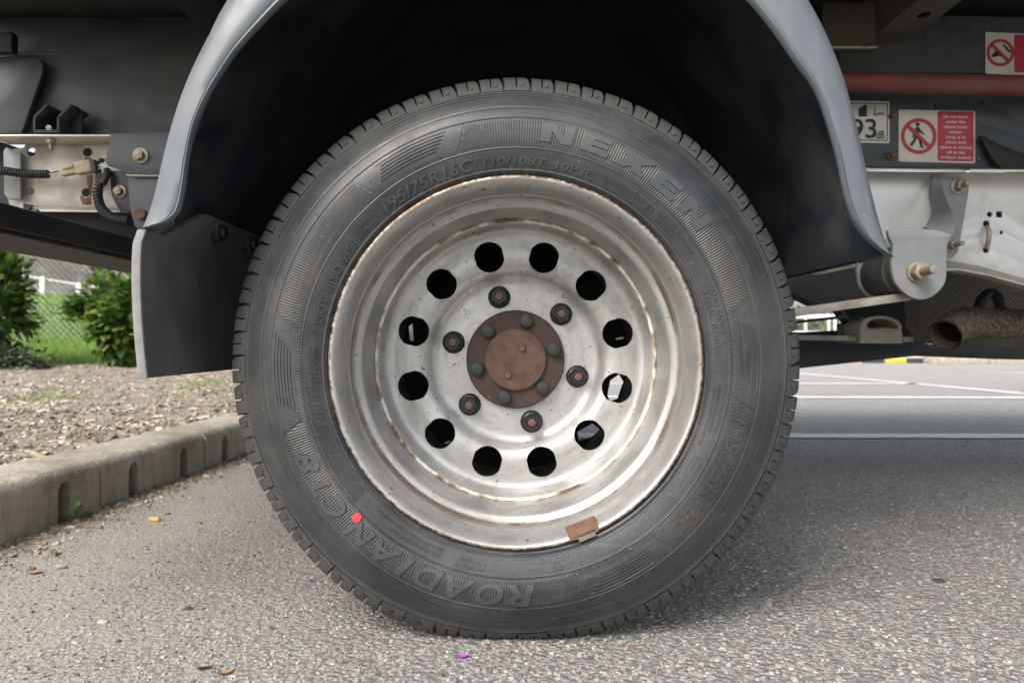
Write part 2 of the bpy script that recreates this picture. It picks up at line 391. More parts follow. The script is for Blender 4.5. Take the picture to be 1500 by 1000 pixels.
col = t.mix(t.ramp(big, [(0.3, 0.0), (0.75, 0.35)]), col, (0.36, 0.345, 0.32))
# silt near the kerb
sx = t.n('SeparateXYZ'); t.l(co, sx.inputs[0])
kx = t.math('ADD', sx.outputs[0], t.math('MULTIPLY', t.math('SUBTRACT', t.noise(co, 3.2, 6, 0.65), 0.5), 0.7))
silt = t.n('MapRange', i_1=-0.05, i_2=-0.62); t.l(kx, silt.inputs[0])
silt2 = t.math('MULTIPLY', silt.outputs[0], t.ramp(t.noise(co, 40, 5, 0.7), [(0.3, 0.45), (0.6, 0.95)]))
scol = t.ramp(t.noise(co, 230, 5, 0.75), [(0.3, (0.19, 0.168, 0.138)), (0.55, (0.34, 0.308, 0.26)), (0.75, (0.48, 0.445, 0.39))])
col = t.mix(silt2, col, scol)
col = t.mix(t.ramp(t.noise(co, 2.1, 7, 0.7, 0.6), [(0.50, 0), (0.72, 0.45)]), col, (0.19, 0.175, 0.15))
col = t.mix(t.ramp(t.noise(co, 6.5, 6, 0.7, 0.4), [(0.58, 0), (0.75, 0.45)]), col, (0.36, 0.325, 0.265))
hgt = t.math('ADD', t.math('MULTIPLY', v1.outputs['Distance'], -1.0), t.math('MULTIPLY', t.noise(co, 500, 4, 0.7), 0.6))
bstr = t.math('SUBTRACT', 1.0, t.math('MULTIPLY', silt2, 0.65))
bn = t.n('Bump', i_Distance=0.006); t.l(hgt, bn.inputs['Height']); t.l(bstr, bn.inputs['Strength'])
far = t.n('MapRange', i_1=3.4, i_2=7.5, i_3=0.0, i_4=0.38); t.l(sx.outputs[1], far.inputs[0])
col = t.mix(far.outputs[0], col, (0.46, 0.45, 0.435))     # paler with distance: sun glare on the lane beyond put into the colour
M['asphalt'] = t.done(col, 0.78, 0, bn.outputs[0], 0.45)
t = NT('worn_white_paint'); co = t.coord()
m = t.ramp(t.noise(co, 45, 8, 0.8), [(0.36, 0), (0.46, 1)])
M['line'] = t.done(t.mix(m, (0.40, 0.395, 0.385), (0.70, 0.70, 0.69)), 0.75, 0, t.bump(t.noise(co, 300, 3), 0.002))
t = NT('old_kerb_concrete'); co = t.coord()
n1 = t.noise(co, 7, 7, 0.65, 0.3); n2 = t.noise(co, 70, 6, 0.7)
col = t.ramp(n1, [(0.3, (0.26, 0.222, 0.165)), (0.5, (0.44, 0.392, 0.31)), (0.7, (0.58, 0.535, 0.45))])
col = t.mix(t.ramp(n2, [(0.4, 0), (0.7, 0.5)]), col, (0.28, 0.25, 0.20))
pit = t.ramp(t.noise(co, 160, 2), [(0.69, 0), (0.72, 1)]); col = t.mix(pit, col, (0.05, 0.045, 0.04))
col = t.mix(t.ramp(t.noise(t.coord(scale=(30, 30, 4)), 1.0, 6, 0.7), [(0.50, 0), (0.74, 0.6)]), col, (0.16, 0.14, 0.11))
col = t.mix(t.ramp(t.noise(co, 16, 7, 0.75, 1.0), [(0.55, 0), (0.66, 0.6)]), col, (0.46, 0.435, 0.385))
M['kerb'] = t.done(col, 0.9, 0, t.bump(n2, 0.006, 0.9))
M['soil'] = generic('dry_soil', (0.20, 0.165, 0.122), 0.4, 0.95, 0, 9, dirt=(0.31, 0.27, 0.205), dirt_amt=0.5, dscale=25, bump=0.006)
M['chips'] = island_mat('bark_and_gravel_chips', [(0.225, 0.185, 0.135), (0.32, 0.28, 0.215), (0.41, 0.37, 0.30), (0.13, 0.105, 0.078), (0.30, 0.24, 0.165), (0.52, 0.495, 0.43), (0.25, 0.222, 0.18), (0.37, 0.30, 0.195), (0.18, 0.155, 0.125)])
M['grit'] = island_mat('loose_grit', [(0.28, 0.272, 0.258), (0.36, 0.348, 0.325), (0.20, 0.198, 0.195), (0.40, 0.385, 0.36), (0.30, 0.262, 0.232), (0.39, 0.375, 0.35), (0.33, 0.308, 0.275), (0.24, 0.235, 0.225), (0.10, 0.10, 0.10), (0.15, 0.135, 0.12), (0.31, 0.245, 0.215)])
M['bore'] = generic('bore_black', (0.006, 0.006, 0.006), 0.2, 0.9)
M['bank'] = generic('grassy_bank_soil', (0.10, 0.17, 0.04), 0.3, 0.95, 0, 3, dirt=(0.24, 0.22, 0.10), dirt_amt=0.3, dscale=2, bump=0.01)
M['grass'] = island_mat('grass_blades', [(0.16, 0.33, 0.045), (0.22, 0.40, 0.06), (0.28, 0.45, 0.09), (0.14, 0.27, 0.04), (0.38, 0.40, 0.15)], 0.7, 0.4)
M['leaf'] = island_mat('glossy_shrub_leaves', [(0.05, 0.115, 0.025), (0.085, 0.17, 0.033), (0.12, 0.22, 0.045), (0.04, 0.085, 0.02), (0.17, 0.26, 0.05), (0.30, 0.35, 0.08)], 0.38, 0.3)
M['leaf_grey'] = island_mat('grey_green_needles', [(0.07, 0.10, 0.055), (0.11, 0.14, 0.08), (0.05, 0.075, 0.04)], 0.7, 0.1)
M['leaf_weed'] = generic('fresh_weed_leaf', (0.11, 0.21, 0.04), 0.25, 0.5, 0, 60)
M['stem'] = generic('woody_stem', (0.13, 0.095, 0.065), 0.3, 0.9, 0, 30)
M['fence'] = generic('galvanised_fence_wire', (0.50, 0.51, 0.51), 0.1, 0.5, 0.2, 20)
M['white_paint'] = generic('white_railing_paint', (0.72, 0.72, 0.70), 0.06, 0.5, 0, 10)
M['hedge_dark'] = generic('far_dark_verge', (0.075, 0.068, 0.058), 0.4, 0.95, 0, 1.3, dirt=(0.16, 0.15, 0.14), dirt_amt=0.4, dscale=2, bump=0.03)
M['concrete'] = generic('pale_pavement', (0.52, 0.50, 0.47), 0.1, 0.85, 0, 3, bump=0.002)
M['yellow'] = generic('yellow_kerb_paint', (0.62, 0.44, 0.04), 0.1, 0.7, 0, 10)
M['purple'] = generic('purple_plastic', (0.42, 0.08, 0.55), 0.2, 0.4, 0, 40)
M['orange'] = generic('orange_filter_paper', (0.66, 0.36, 0.10), 0.15, 0.8, 0, 90)
M['paper'] = generic('white_scrap_paper', (0.7, 0.69, 0.66), 0.1, 0.8, 0, 60)
M['dead_leaf'] = generic('dead_leaf_brown', (0.36, 0.20, 0.11), 0.3, 0.8, 0, 80)
M['stone_pale'] = generic('pale_stone', (0.36, 0.335, 0.30), 0.25, 0.85, 0, 80)
M['stone_dark'] = generic('dark_stone', (0.04, 0.042, 0.045), 0.3, 0.7, 0, 80)

# ================================================================== THE SETTING
KD = Vector((0.0425, 0.9991, 0)).normalized(); KN = Vector((-KD.y, KD.x, 0))    # along the kerb, and away from the road
K0 = Vector((-0.895, 1.292, 0))
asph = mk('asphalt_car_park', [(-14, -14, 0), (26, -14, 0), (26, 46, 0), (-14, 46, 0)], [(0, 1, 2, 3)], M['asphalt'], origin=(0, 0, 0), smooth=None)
tag(asph, kind='structure')
terr = mk('terrain', [(-160, -120, -0.06), (160, -120, -0.06), (160, 220, -0.06), (-160, 220, -0.06)], [(0, 1, 2, 3)], M['bank'], origin=(0, 0, -0.06), smooth=None)
tag(terr, kind='structure')
# painted lines
def stripe(name, a, b, wd, n=60, parent=asph):
    a = Vector(a); b = Vector(b); d = (b - a).normalized(); q = Vector((-d.y, d.x, 0)) * wd / 2
    v = []; rnd = random.Random(len(name) + int(a.y * 100))
    for i in range(n + 1):
        c = a.lerp(b, i / n)
        j1, j2 = rnd.uniform(-1, 1) * 0.009, rnd.uniform(-1, 1) * 0.009
        v += [c + q * (1 + j1 / wd * 2) + Vector((0, 0, 0.004)), c - q * (1 + j2 / wd * 2) + Vector((0, 0, 0.004))]
    return mk(name, v, [(2 * i, 2 * i + 1, 2 * i + 3, 2 * i + 2) for i in range(n)], M['line'], parent, smooth=None)
stripe('bay_line', (-0.6, 2.80, 0), (5.2, 2.76, 0), 0.125, 120)
stripe('bay_line', (-0.6, 4.80, 0), (5.2, 4.62, 0), 0.12, 120)
stripe('bay_line', (-0.6, 6.25, 0), (3.45, 6.25, 0), 0.12, 80)
stripe('lane_line', (3.15, 8.9, 0), (3.62, 3.6, 0), 0.10, 80)
v, f = shape2d([(0, 0), (2.2, -0.28), (2.2, -0.12), (3.2, -0.12), (3.2, 0.12), (2.2, 0.12), (2.2, 0.28)], (), 0.0005)
o = mk('arrow_marking', [Vector((5.35 + x, 8.35 + y * 1.3, 0.0045 + z)) for x, y, z in v], f, M['line'], asph, smooth=None)
# kerb of slotted drain stones
kerb_root = empty('kerb', K0); tag(kerb_root, kind='structure')
def kerb_mesh():
    prof = [(0, -0.05), (0, 0.079), (0.003, 0.090), (0.010, 0.099), (0.021, 0.105), (0.145, 0.107), (0.150, 0.102), (0.150, -0.05)]
    L = 0.480; n = len(prof); mb = MB(); ns = 24
    v = []
    for i in range(ns + 1):
        s_ = L * i / ns
        v += [Vector((0, s_, 0)) + Vector((-a, 0, z)) for a, z in prof]
    f = [(i * n + k, i * n + (k + 1) % n, (i + 1) * n + (k + 1) % n, (i + 1) * n + k) for i in range(ns) for k in range(n)]
    f += [tuple(range(n)), tuple(range(ns * n + n - 1, ns * n - 1, -1))]
    me = bpy.data.meshes.new('kerb_stone'); me.from_pydata([tuple(p) for p in v], [], f)
    bm = bmesh.new(); bm.from_mesh(me); bmesh.ops.recalc_face_normals(bm, faces=bm.faces); bm.to_mesh(me); bm.free()
    ob = bpy.data.objects.new('tmp_kerb', me); C.objects.link(ob)
    cut = MB()
    for s0 in (0.125, 0.365):
        pts = [(s0 - 0.021, -0.02), (s0 - 0.021, 0.058)] + [(s0 - 0.021 * math.cos(math.pi * i / 8), 0.058 + 0.021 * math.sin(math.pi * i / 8)) for i in range(1, 8)] + [(s0 + 0.021, 0.058), (s0 + 0.021, -0.02)]
        m = len(pts)
        cut.add([Vector((0.02, a, z)) for a, z in pts] + [Vector((-0.135, a, z)) for a, z in pts],
                [tuple(range(m)), tuple(range(2 * m - 1, m - 1, -1))] + [(i, m + i, m + (i + 1) % m, (i + 1) % m) for i in range(m)])
    return ob, cut
def boolean(ob, cutters, name):
    cm = bpy.data.meshes.new('cut'); cm.from_pydata([tuple(p) for p in cutters.v], [], cutters.f)
    bm = bmesh.new(); bm.from_mesh(cm); bmesh.ops.recalc_face_normals(bm, faces=bm.faces); bm.to_mesh(cm); bm.free()
    co_ = bpy.data.objects.new('cut', cm); C.objects.link(co_)
    md = ob.modifiers.new('b', 'BOOLEAN'); md.object = co_; md.operation = 'DIFFERENCE'; md.solver = 'EXACT'
    dg = bpy.context.evaluated_depsgraph_get(); me = bpy.data.meshes.new_from_object(ob.evaluated_get(dg)); me.name = name
    old = ob.data
    bpy.data.objects.remove(ob); bpy.data.objects.remove(co_); bpy.data.meshes.remove(old); bpy.data.meshes.remove(cm)
    return me
kme = boolean(*kerb_mesh(), 'kerb_stone'); kme.materials.clear(); kme.materials.append(M['kerb']); finish(kme, 32)
KM = Matrix((( KD.x, 0, 0), (0, 0, 0), (0, 0, 0)))
ang = math.atan2(KD.y, KD.x) - math.pi / 2
rnd = random.Random(3)
for k in range(-4, 14):
    yk = 1.592 + 0.486 * k
    pos = K0 + KD * ((yk - K0.y) / KD.y)
    o = bpy.data.objects.new('kerb_stone', kme); link(o, kerb_root, pos + Vector((rnd.uniform(-.002, .002), 0, rnd.uniform(-.002, .002)))); o.rotation_euler = (0, 0, ang)
# planting bed
def bed_z(x, y):
    return 0.092 + max(0, y - 2.2) * 0.0125 + 0.008 * math.sin(x * 7.1 + y * 3.3) + 0.008 * math.sin(y * 9.7 - x * 4.1)
gv = []; gf = []; nx, ny = 60, 90
for j in range(ny + 1):
    y = -1.0 + 9.2 * j / ny
    xk = K0.x + (y - K0.y) * KD.x / KD.y - 0.147
    for i in range(nx + 1):
        u = i / nx; x = xk - 7.5 * u * u; gv.append((x, y, bed_z(x, y) + (0 if i else -0.01)))
for j in range(ny):
    for i in range(nx): a = j * (nx + 1) + i; gf.append((a, a + 1, a + nx + 2, a + nx + 1))
tag(mk('planting_bed', gv, gf, M['soil'], origin=(0, 0, 0), smooth=180), kind='structure')
# chips over the bed
def chip_mesh(pts, name, mat, label, cat):
    V = []; Fc = []
    for c, sx, sy, sz, rz, tx, ty in pts:
        q = Matrix.Rotation(rz, 3, 'Z') @ Matrix.Rotation(tx, 3, 'X') @ Matrix.Rotation(ty, 3, 'Y')
        n = len(V)
        for a, b, e in ((-1, -.6, -1), (.8, -1, -1), (1, .7, -1), (-.7, 1, -1), (-.7, -.5, 1), (.6, -.7, .8), (.8, .5, 1), (-.6, .8, .7)):
            V.append(Vector(c) + q @ Vector((a * sx, b * sy, e * sz)))
        Fc += [(n + 4, n + 5, n + 6, n + 7), (n, n + 1, n + 5, n + 4), (n + 1, n + 2, n + 6, n + 5), (n + 2, n + 3, n + 7, n + 6), (n + 3, n, n + 4, n + 7)]
    return tag(mk(name, V, Fc, mat, origin=(0, 0, 0), smooth=None, recalc=False), label, cat, kind='stuff')
rnd = random.Random(11); pts = []
for i in range(26000):
    y = 1.1 + 6.3 * rnd.random() ** 1.7
    xk = K0.x + (y - K0.y) * KD.x / KD.y - 0.150
    x = xk - rnd.random() ** 1.2 * (0.62 * y + 0.3)
    s_ = rnd.choice((0.0025, 0.003, 0.0035, 0.004, 0.005, 0.0065, 0.009)) * rnd.uniform(.7, 1.4)
    el = rnd.choice((1, 1.3, 2.2))
    pts.append(((x, y, bed_z(x, y) + s_ * 0.25), s_ * el, s_ * 0.8, s_ * rnd.uniform(.25, .5), rnd.uniform(0, 6.3), rnd.uniform(-.5, .5), rnd.uniform(-.5, .5)))
chip_mesh(pts, 'bark_mulch', M['chips'], 'tan bark chips and gravel covering the planting bed', 'mulch')
# loose grit on the asphalt
pts = []
for i in range(34000):
    y = 0.62 + 2.2 * rnd.random() ** 1.6; x = rnd.uniform(-0.75, 0.75) * y
    if x < K0.x + 0.03: continue
    near = min(1, max(0, (-0.35 - x) / 0.4))
    s_ = rnd.choice((0.0008, 0.0010, 0.0013, 0.0017, 0.0022)) * rnd.uniform(.7, 1.3) * (1 if rnd.random() > .02 else 1.7)
    pts.append(((x, y, s_ * 0.1), s_ * rnd.uniform(1, 1.5), s_, s_ * rnd.uniform(.35, .8), rnd.uniform(0, 6.3), rnd.uniform(-.3, .3), rnd.uniform(-.3, .3)))
chip_mesh(pts, 'loose_grit', M['grit'], 'loose grit and stone chips scattered over the asphalt', 'grit')
# silt and debris gathered in the gutter
pts = []
for i in range(2500):
    y = 1.0 + 2.0 * rnd.random(); x = K0.x + (y - K0.y) * KD.x / KD.y + abs(rnd.gauss(0, 0.045))
    s_ = rnd.choice((0.0015, 0.002, 0.003, 0.004)) * rnd.uniform(.7, 1.3)
    pts.append(((x, y, s_ * 0.3), s_ * rnd.uniform(1, 2.2), s_, s_ * rnd.uniform(.3, .7), rnd.uniform(0, 6.3), rnd.uniform(-.4, .4), rnd.uniform(-.4, .4)))
chip_mesh(pts, 'gutter_debris', M['chips'], 'soil crumbs and chips gathered along the foot of the kerb', 'debris')
# grass bank behind the bed
def bank_z(x, y):
    u = min(1, max(0, (y - 7.0) / 4.6)); return 0.12 + 0.88 * (u * u * (3 - 2 * u)) + 0.02 * math.sin(x * 3 + y * 2)
gv = []; gf = []; nx, ny = 30, 40
for j in range(ny + 1):
    for i in range(nx + 1):
        x = -14 + 12.6 * i / nx; y = 6.9 + 9 * j / ny; gv.append((x, y, bank_z(x, y)))
for j in range(ny):
    for i in range(nx): a = j * (nx + 1) + i; gf.append((a, a + 1, a + nx + 2, a + nx + 1))
tag(mk('grass_bank', gv, gf, M['bank'], origin=(0, 0, 0), smooth=180), kind='structure')
V = []; Fc = []
for i in range(16000):
    y = 6.7 + 5.0 * rnd.random(); x = -y * rnd.uniform(0.38, 0.78)
    h_ = rnd.uniform(.06, .16); a = rnd.uniform(0, 6.3); wv = Vector((math.cos(a), math.sin(a), 0)) * 0.005
    b = Vector((x, y, bank_z(x, y) if y > 6.9 else bed_z(x, y))); le = Vector((rnd.uniform(-.06, .06), rnd.uniform(-.06, .06), h_)); n = len(V)
    V += [b - wv, b + wv, b + le * 0.55 + wv * .7, b + le * 0.55 - wv * .7, b + le + Vector((0, 0, -.01)) + le.cross(Vector((0, 0, 1))) * .2]
    Fc += [(n, n + 1, n + 2, n + 3), (n + 3, n + 2, n + 4)]
tag(mk('grass', V, Fc, M['grass'], origin=(0, 0, 0), smooth=None, recalc=False), 'bright green grass growing on the bank behind the mesh fence', 'grass', kind='stuff')
# a few tufts in the bed beside the tyre
V = []; Fc = []
for i in range(420):
    c = P(300, 570, 4.0) if i < 260 else P(75, 585, 3.2)
    x = c.x + rnd.gauss(0, .09 if i < 260 else .05); y = c.y + rnd.gauss(0, .12); h_ = rnd.uniform(.01, .03)
    b = Vector((x, y, bed_z(x, y))); a = rnd.uniform(0, 6.3); wv = Vector((math.cos(a), math.sin(a), 0)) * 0.002; le = Vector((rnd.uniform(-.02, .02), rnd.uniform(-.02, .02), h_)); n = len(V)
    V += [b - wv, b + wv, b + le]; Fc += [(n, n + 1, n + 2)]
tag(mk('grass_tufts', V, Fc, M['grass'], origin=(0, 0, 0), smooth=None, recalc=False), 'sparse low grass sprouting among the bark chips near the tyre', 'grass', kind='stuff')
# far side: dark verge, pale pavement, island kerb
v = []; f = []
for i in range(25):
    x = -40 + 39 * i / 24
    v += [(x, 17, 0.6), (x, 20, 4.6 + .3 * math.sin(x * .7)), (x, 34, 5.2)]
f = [(3 * i + k, 3 * i + 3 + k, 3 * i + 4 + k, 3 * i + 1 + k) for i in range(24) for k in range(2)]
tag(mk('far_verge', v, f, M['hedge_dark'], origin=(-20, 22, 0), smooth=180), kind='structure')
pv = mk('far_pavement', [(-1, 13.4, 0.10), (26, 13.4, 0.10), (26, 24, 0.10), (-1, 24, 0.10), (-1, 13.4, -.05), (26, 13.4, -.05), (26, 24, -.05), (-1, 24, -.05)],
        [(0, 1, 2, 3), (0, 4, 5, 1), (1, 5, 6, 2), (2, 6, 7, 3), (3, 7, 4, 0)], M['concrete'], smooth=None); tag(pv, kind='structure')
fk = empty('far_kerb', (7, 11.9, 0)); tag(fk, kind='structure')
for k in range(12):
    x0 = 6.75 + .92 * k
    MB().box((x0 + .45, 12.0, 0.05), (0.905, 0.3, 0.13)).build('kerb_stone', M['kerb'], fk, bevel=0.02)
for k in range(4):
    MB().box((5.62 + .37 * k, 12.35, 0.035), (0.36, 0.22, 0.09)).build('kerb_stone', M['yellow'] if k % 2 == 0 else M['stone_dark'], fk, bevel=0.015)

# ------------------------------------------------------------------ planting
def shrub(name, base, rx, ry, rz, nl, leaf, label, mat, seed, group=None, stems=6, squat=1.0):
    rn = random.Random(seed); base = Vector(base); root = empty(name, base)
    tag(root, label, 'shrub', group)
    mb = MB(); tips = []
    for i in range(stems):
        a = 2 * math.pi * i / stems + rn.uniform(-.4, .4); d = Vector((math.cos(a) * rx * .6, math.sin(a) * ry * .6, rz * rn.uniform(1.3, 1.8)))
        path = spline([base, base + d * .35 + Vector((rn.uniform(-.05, .05), 0, .04)), base + d * .7, base + d], 7)
        mb.tube(path, lambda i: 0.012 * (1 - i / 8), 6); tips += path[2:]
    mb.build('stem', M['stem'], root, smooth=60)
    V = []; Fc = []; cl = []
    for i in range(46):
        while True:
            p = Vector((rn.uniform(-1, 1), rn.uniform(-1, 1), rn.uniform(-1, 1)))
            if 0.35 < p.length < 1: break
        cl.append(base + Vector((p.x * rx, p.y * ry, rz * (1 + p.z * squat))))
    for i in range(nl):
        c = rn.choice(cl); o_ = Vector((rn.gauss(0, 1), rn.gauss(0, 1), rn.gauss(0, 1))) * rx * 0.17
        p = c + o_ * .8; p.z = max(p.z, base.z + .02)
        out = (p - (base + Vector((0, 0, rz * .8)))).normalized()
        d = (out + Vector((rn.uniform(-.7, .7), rn.uniform(-.7, .7), rn.uniform(-.5, .5)))).normalized()
        sd = d.cross(Vector((rn.uniform(-.4, .4), rn.uniform(-.4, .4), 1))).normalized(); up = sd.cross(d)
        L = leaf * rn.uniform(.6, 1.25); W = L * .62; n = len(V)
        V += [p, p + d * L * .35 + sd * W * .5 + up * W * .18, p + d * L * .5 - up * W * .02, p + d * L * .35 - sd * W * .5 + up * W * .18, p + d * L * .75 + sd * W * .33 - up * W * .05, p + d * L * .75 - sd * W * .33 - up * W * .05, p + d * L - up * L * .15]
        Fc += [(n, n + 1, n + 2), (n, n + 2, n + 3), (n + 1, n + 4, n + 2), (n + 3, n + 2, n + 5), (n + 4, n + 6, n + 2), (n + 2, n + 6, n + 5)]
    mk('foliage', V, Fc, mat, root, smooth=60, recalc=False)
    return root
shrub('evergreen_shrub', (-3.38, 6.5, 0.15), 0.40, 0.42, 0.40, 3400, 0.095, 'broad leafy green shrub directly left of the grey mud flap', M['leaf'], 5, 'shrubs in the planting bed')
shrub('evergreen_shrub', (-4.52, 6.3, 0.15), 0.38, 0.42, 0.55, 3200, 0.095, 'taller dark green shrub at the left edge of the bed', M['leaf'], 6, 'shrubs in the planting bed')
shrub('spreading_juniper', (-4.15, 5.9, 0.13), 0.42, 0.3, 0.055, 2200, 0.045, 'low grey-green spreading plant at the foot of the taller shrub', M['leaf_grey'], 8, stems=4)
# chain link fence
fr = empty('chain_link_fence', (-5, 8.4, 0.2)); tag(fr, 'grey chain-link fence standing on the grass behind the shrubs', 'fence')
mb = MB(); FY = 8.4; X0, X1, Z0, Z1 = -7.4, -1.2, 0.3, 2.1; dz = Z1 - Z0; x = X0 - dz
while x < X1:
    for s_ in (0, 1):
        a = Vector((x, FY, Z0 if s_ == 0 else Z1)); b = Vector((x + dz, FY + .004, Z1 if s_ == 0 else Z0)); d = b - a
        t0 = max(0, (X0 - a.x) / d.x); t1 = min(1, (X1 - a.x) / d.x)
        if t1 > t0: mb.tube([a + d * t0, a + d * t1], 0.0021, 3, False)
    x += 0.072
mb.build('wire_mesh', M['fence'], fr, smooth=None, recalc=False)
for px in (148, 392, -150):
    b = P(px, 500, FY + .04); MB().cyl((b.x, b.y, 0.15), (b.x, b.y, 2.2), 0.03, n=12).build('fence_post', M['fence'], fr)
# white guard railing at the top of the bank
g = empty('guard_railing', P(100, 440, 11.6)); tag(g, 'white painted post-and-rail barrier at the top of the grass bank', 'railing')
a, b = P(20, 402, 11.6), P(330, 452, 12.4)
MB().tube([a, b], 0.024, 8).build('top_rail', M['fence'], g)
a2, b2 = P(20, 420, 11.6), P(330, 467, 12.4)
MB().tube([a2, b2], 0.012, 8).build('lower_rail', M['fence'], g)
for px in (8, 62, 113, 164, 215):
    p = a.lerp(b, (px - 20) / 310); MB().box((p.x, p.y - .03, p.z - .25), (0.075, 0.05, 0.58)).build('post', M['white_paint'], g, bevel=.006)
# far right: hedge and white picket rail
shrub('clipped_hedge', P(1215, 492, 19.5) - Vector((0, 0, .35)), 2.6, .7, 0.75, 2600, 0.16, 'green hedge far behind the truck, behind white posts', M['leaf'], 21)
g = empty('picket_railing', P(1215, 485, 18)); tag(g, 'white metal railing in front of the far hedge', 'railing')
for py in (463, 486): MB().box((P(1215, py, 18).x + .6, 18, P(1215, py, 18).z), (6.5, .04, .09 if py == 463 else .05)).build('rail', M['white_paint'], g)
for k, px in enumerate((1180, 1214, 1223, 1232, 1250, 1270, 1290, 1310)):
    p = P(px, 475, 17.97); MB().box((p.x, p.y, .55), (.045, .045, 0.92)).build('picket', M['white_paint'], g)

# ================================================================== THE TRUCK
truck = empty('tipper_truck', (0.005, 1.9, 0)); tag(truck, 'grey and silver tipper truck seen close at its rear wheel', 'truck')
WC = Vector((0.0048, 0.872, 0.333))
wheel = empty('rear_wheel', WC, truck); tag(wheel, 'rear wheel with silver steel rim and dusty black tyre')
CT = [(.2190, .0065), (.2215, .0005), (.2250, -.0035), (.2320, -.0068), (.2420, -.0105), (.2520, -.0130), (.2640, -.0142), (.2760, -.0135), (.2860, -.0112), (.2960, -.0072), (.3060, -.0018), (.3150, .0040), (.3240, .0100), (.3310, .0165), (.3365, .0250), (.3392, .0350)]
_cr = np.array([c[0] for c in CT]); _cy = np.array([c[1] for c in CT]); _m = np.gradient(_cy, _cr)
def base_y(r):
    r = min(max(r, _cr[0]), _cr[-1]); k = min(int(np.searchsorted(_cr, r, 'right')) - 1, len(CT) - 2); h_ = _cr[k + 1] - _cr[k]; u = (r - _cr[k]) / h_
    return float((2 * u ** 3 - 3 * u * u + 1) * _cy[k] + (u ** 3 - 2 * u * u + u) * h_ * _m[k] + (-2 * u ** 3 + 3 * u * u) * _cy[k + 1] + (u ** 3 - u * u) * h_ * _m[k + 1])
def deform(p):      # wheel-local point -> squashed on the ground
    z = WC.z + p.z; y = p.y
    k = math.exp(-((z - 0.055) / 0.055) ** 2) if z < .16 else 0
    rr = math.hypot(p.x, p.z)
    if rr > .225 and k: y += (-0.0055 if y < 0.085 else 0.0055) * k * min(1, (rr - .225) / .04)
    zz = 0.5 * (z + math.sqrt(z * z + 0.006 ** 2)) + 0.0006
    return Vector((p.x, y, zz - WC.z)) if z < .12 else Vector((p.x, y, p.z))
def SW(r, a, h_=0.0):
    e = 0.0008; dy = (base_y(r + e) - base_y(r - e)) / (2 * e); n = math.hypot(1, dy)
    rr = r + h_ * dy / n; y = base_y(r) - h_ / n
    return deform(Vector((rr * math.sin(R(a)), y, rr * math.cos(R(a)))))
def wmk(name, v, f, mat, **k):
    return mk(name, [p + WC for p in v], f, mat, wheel, origin=WC, **k)
RIDGES = [(.2262, .0008, .0005), (.2283, -.0005, .0004), (.2502, .0007, .0005), (.2853, .0006, .0005), (.2990, -.0003, .0012), (.3168, -.0013, .00045), (.3198, -.0014, .00045), (.3215, .0006, .0006)]
def relief(r): return sum(h_ * math.exp(-((r - c) / w_) ** 2) for c, h_, w_ in RIDGES)
N = 400; v = []; f = []
rs = list(np.arange(.2190, .3244, .00042)); 
rest = [(.331, .0175), (.3362, .0255), (.3388, .035), (.3392, .056), (.3470, .058), (.3475, .060), (.3475, .080), (.3470, .082), (.3395, .083), (.3395, .091), (.3470, .092), (.3475, .094), (.3475, .108), (.3470, .110), (.3395, .111), (.3395, .120), (.3470, .121), (.3475, .124), (.3470, .145), (.3435, .153), (.333, .161), (.318, .172), (.300, .180), (.275, .186), (.250, .185), (.232, .178), (.222, .170), (.215, .164)]
for i in range(N):
    a = 360 * i / N
    for r in rs: v.append(SW(r, a, relief(r)))
    for r, y in rest: v.append(deform(Vector((r * math.sin(R(a)), y, r * math.cos(R(a))))))
m = len(rs) + len(rest)
f = [(i * m + k, ((i + 1) % N) * m + k, ((i + 1) % N) * m + k + 1, i * m + k + 1) for i in range(N) for k in range(m - 1)]
wmk('tyre', v, f, M['rubber'], smooth=40)
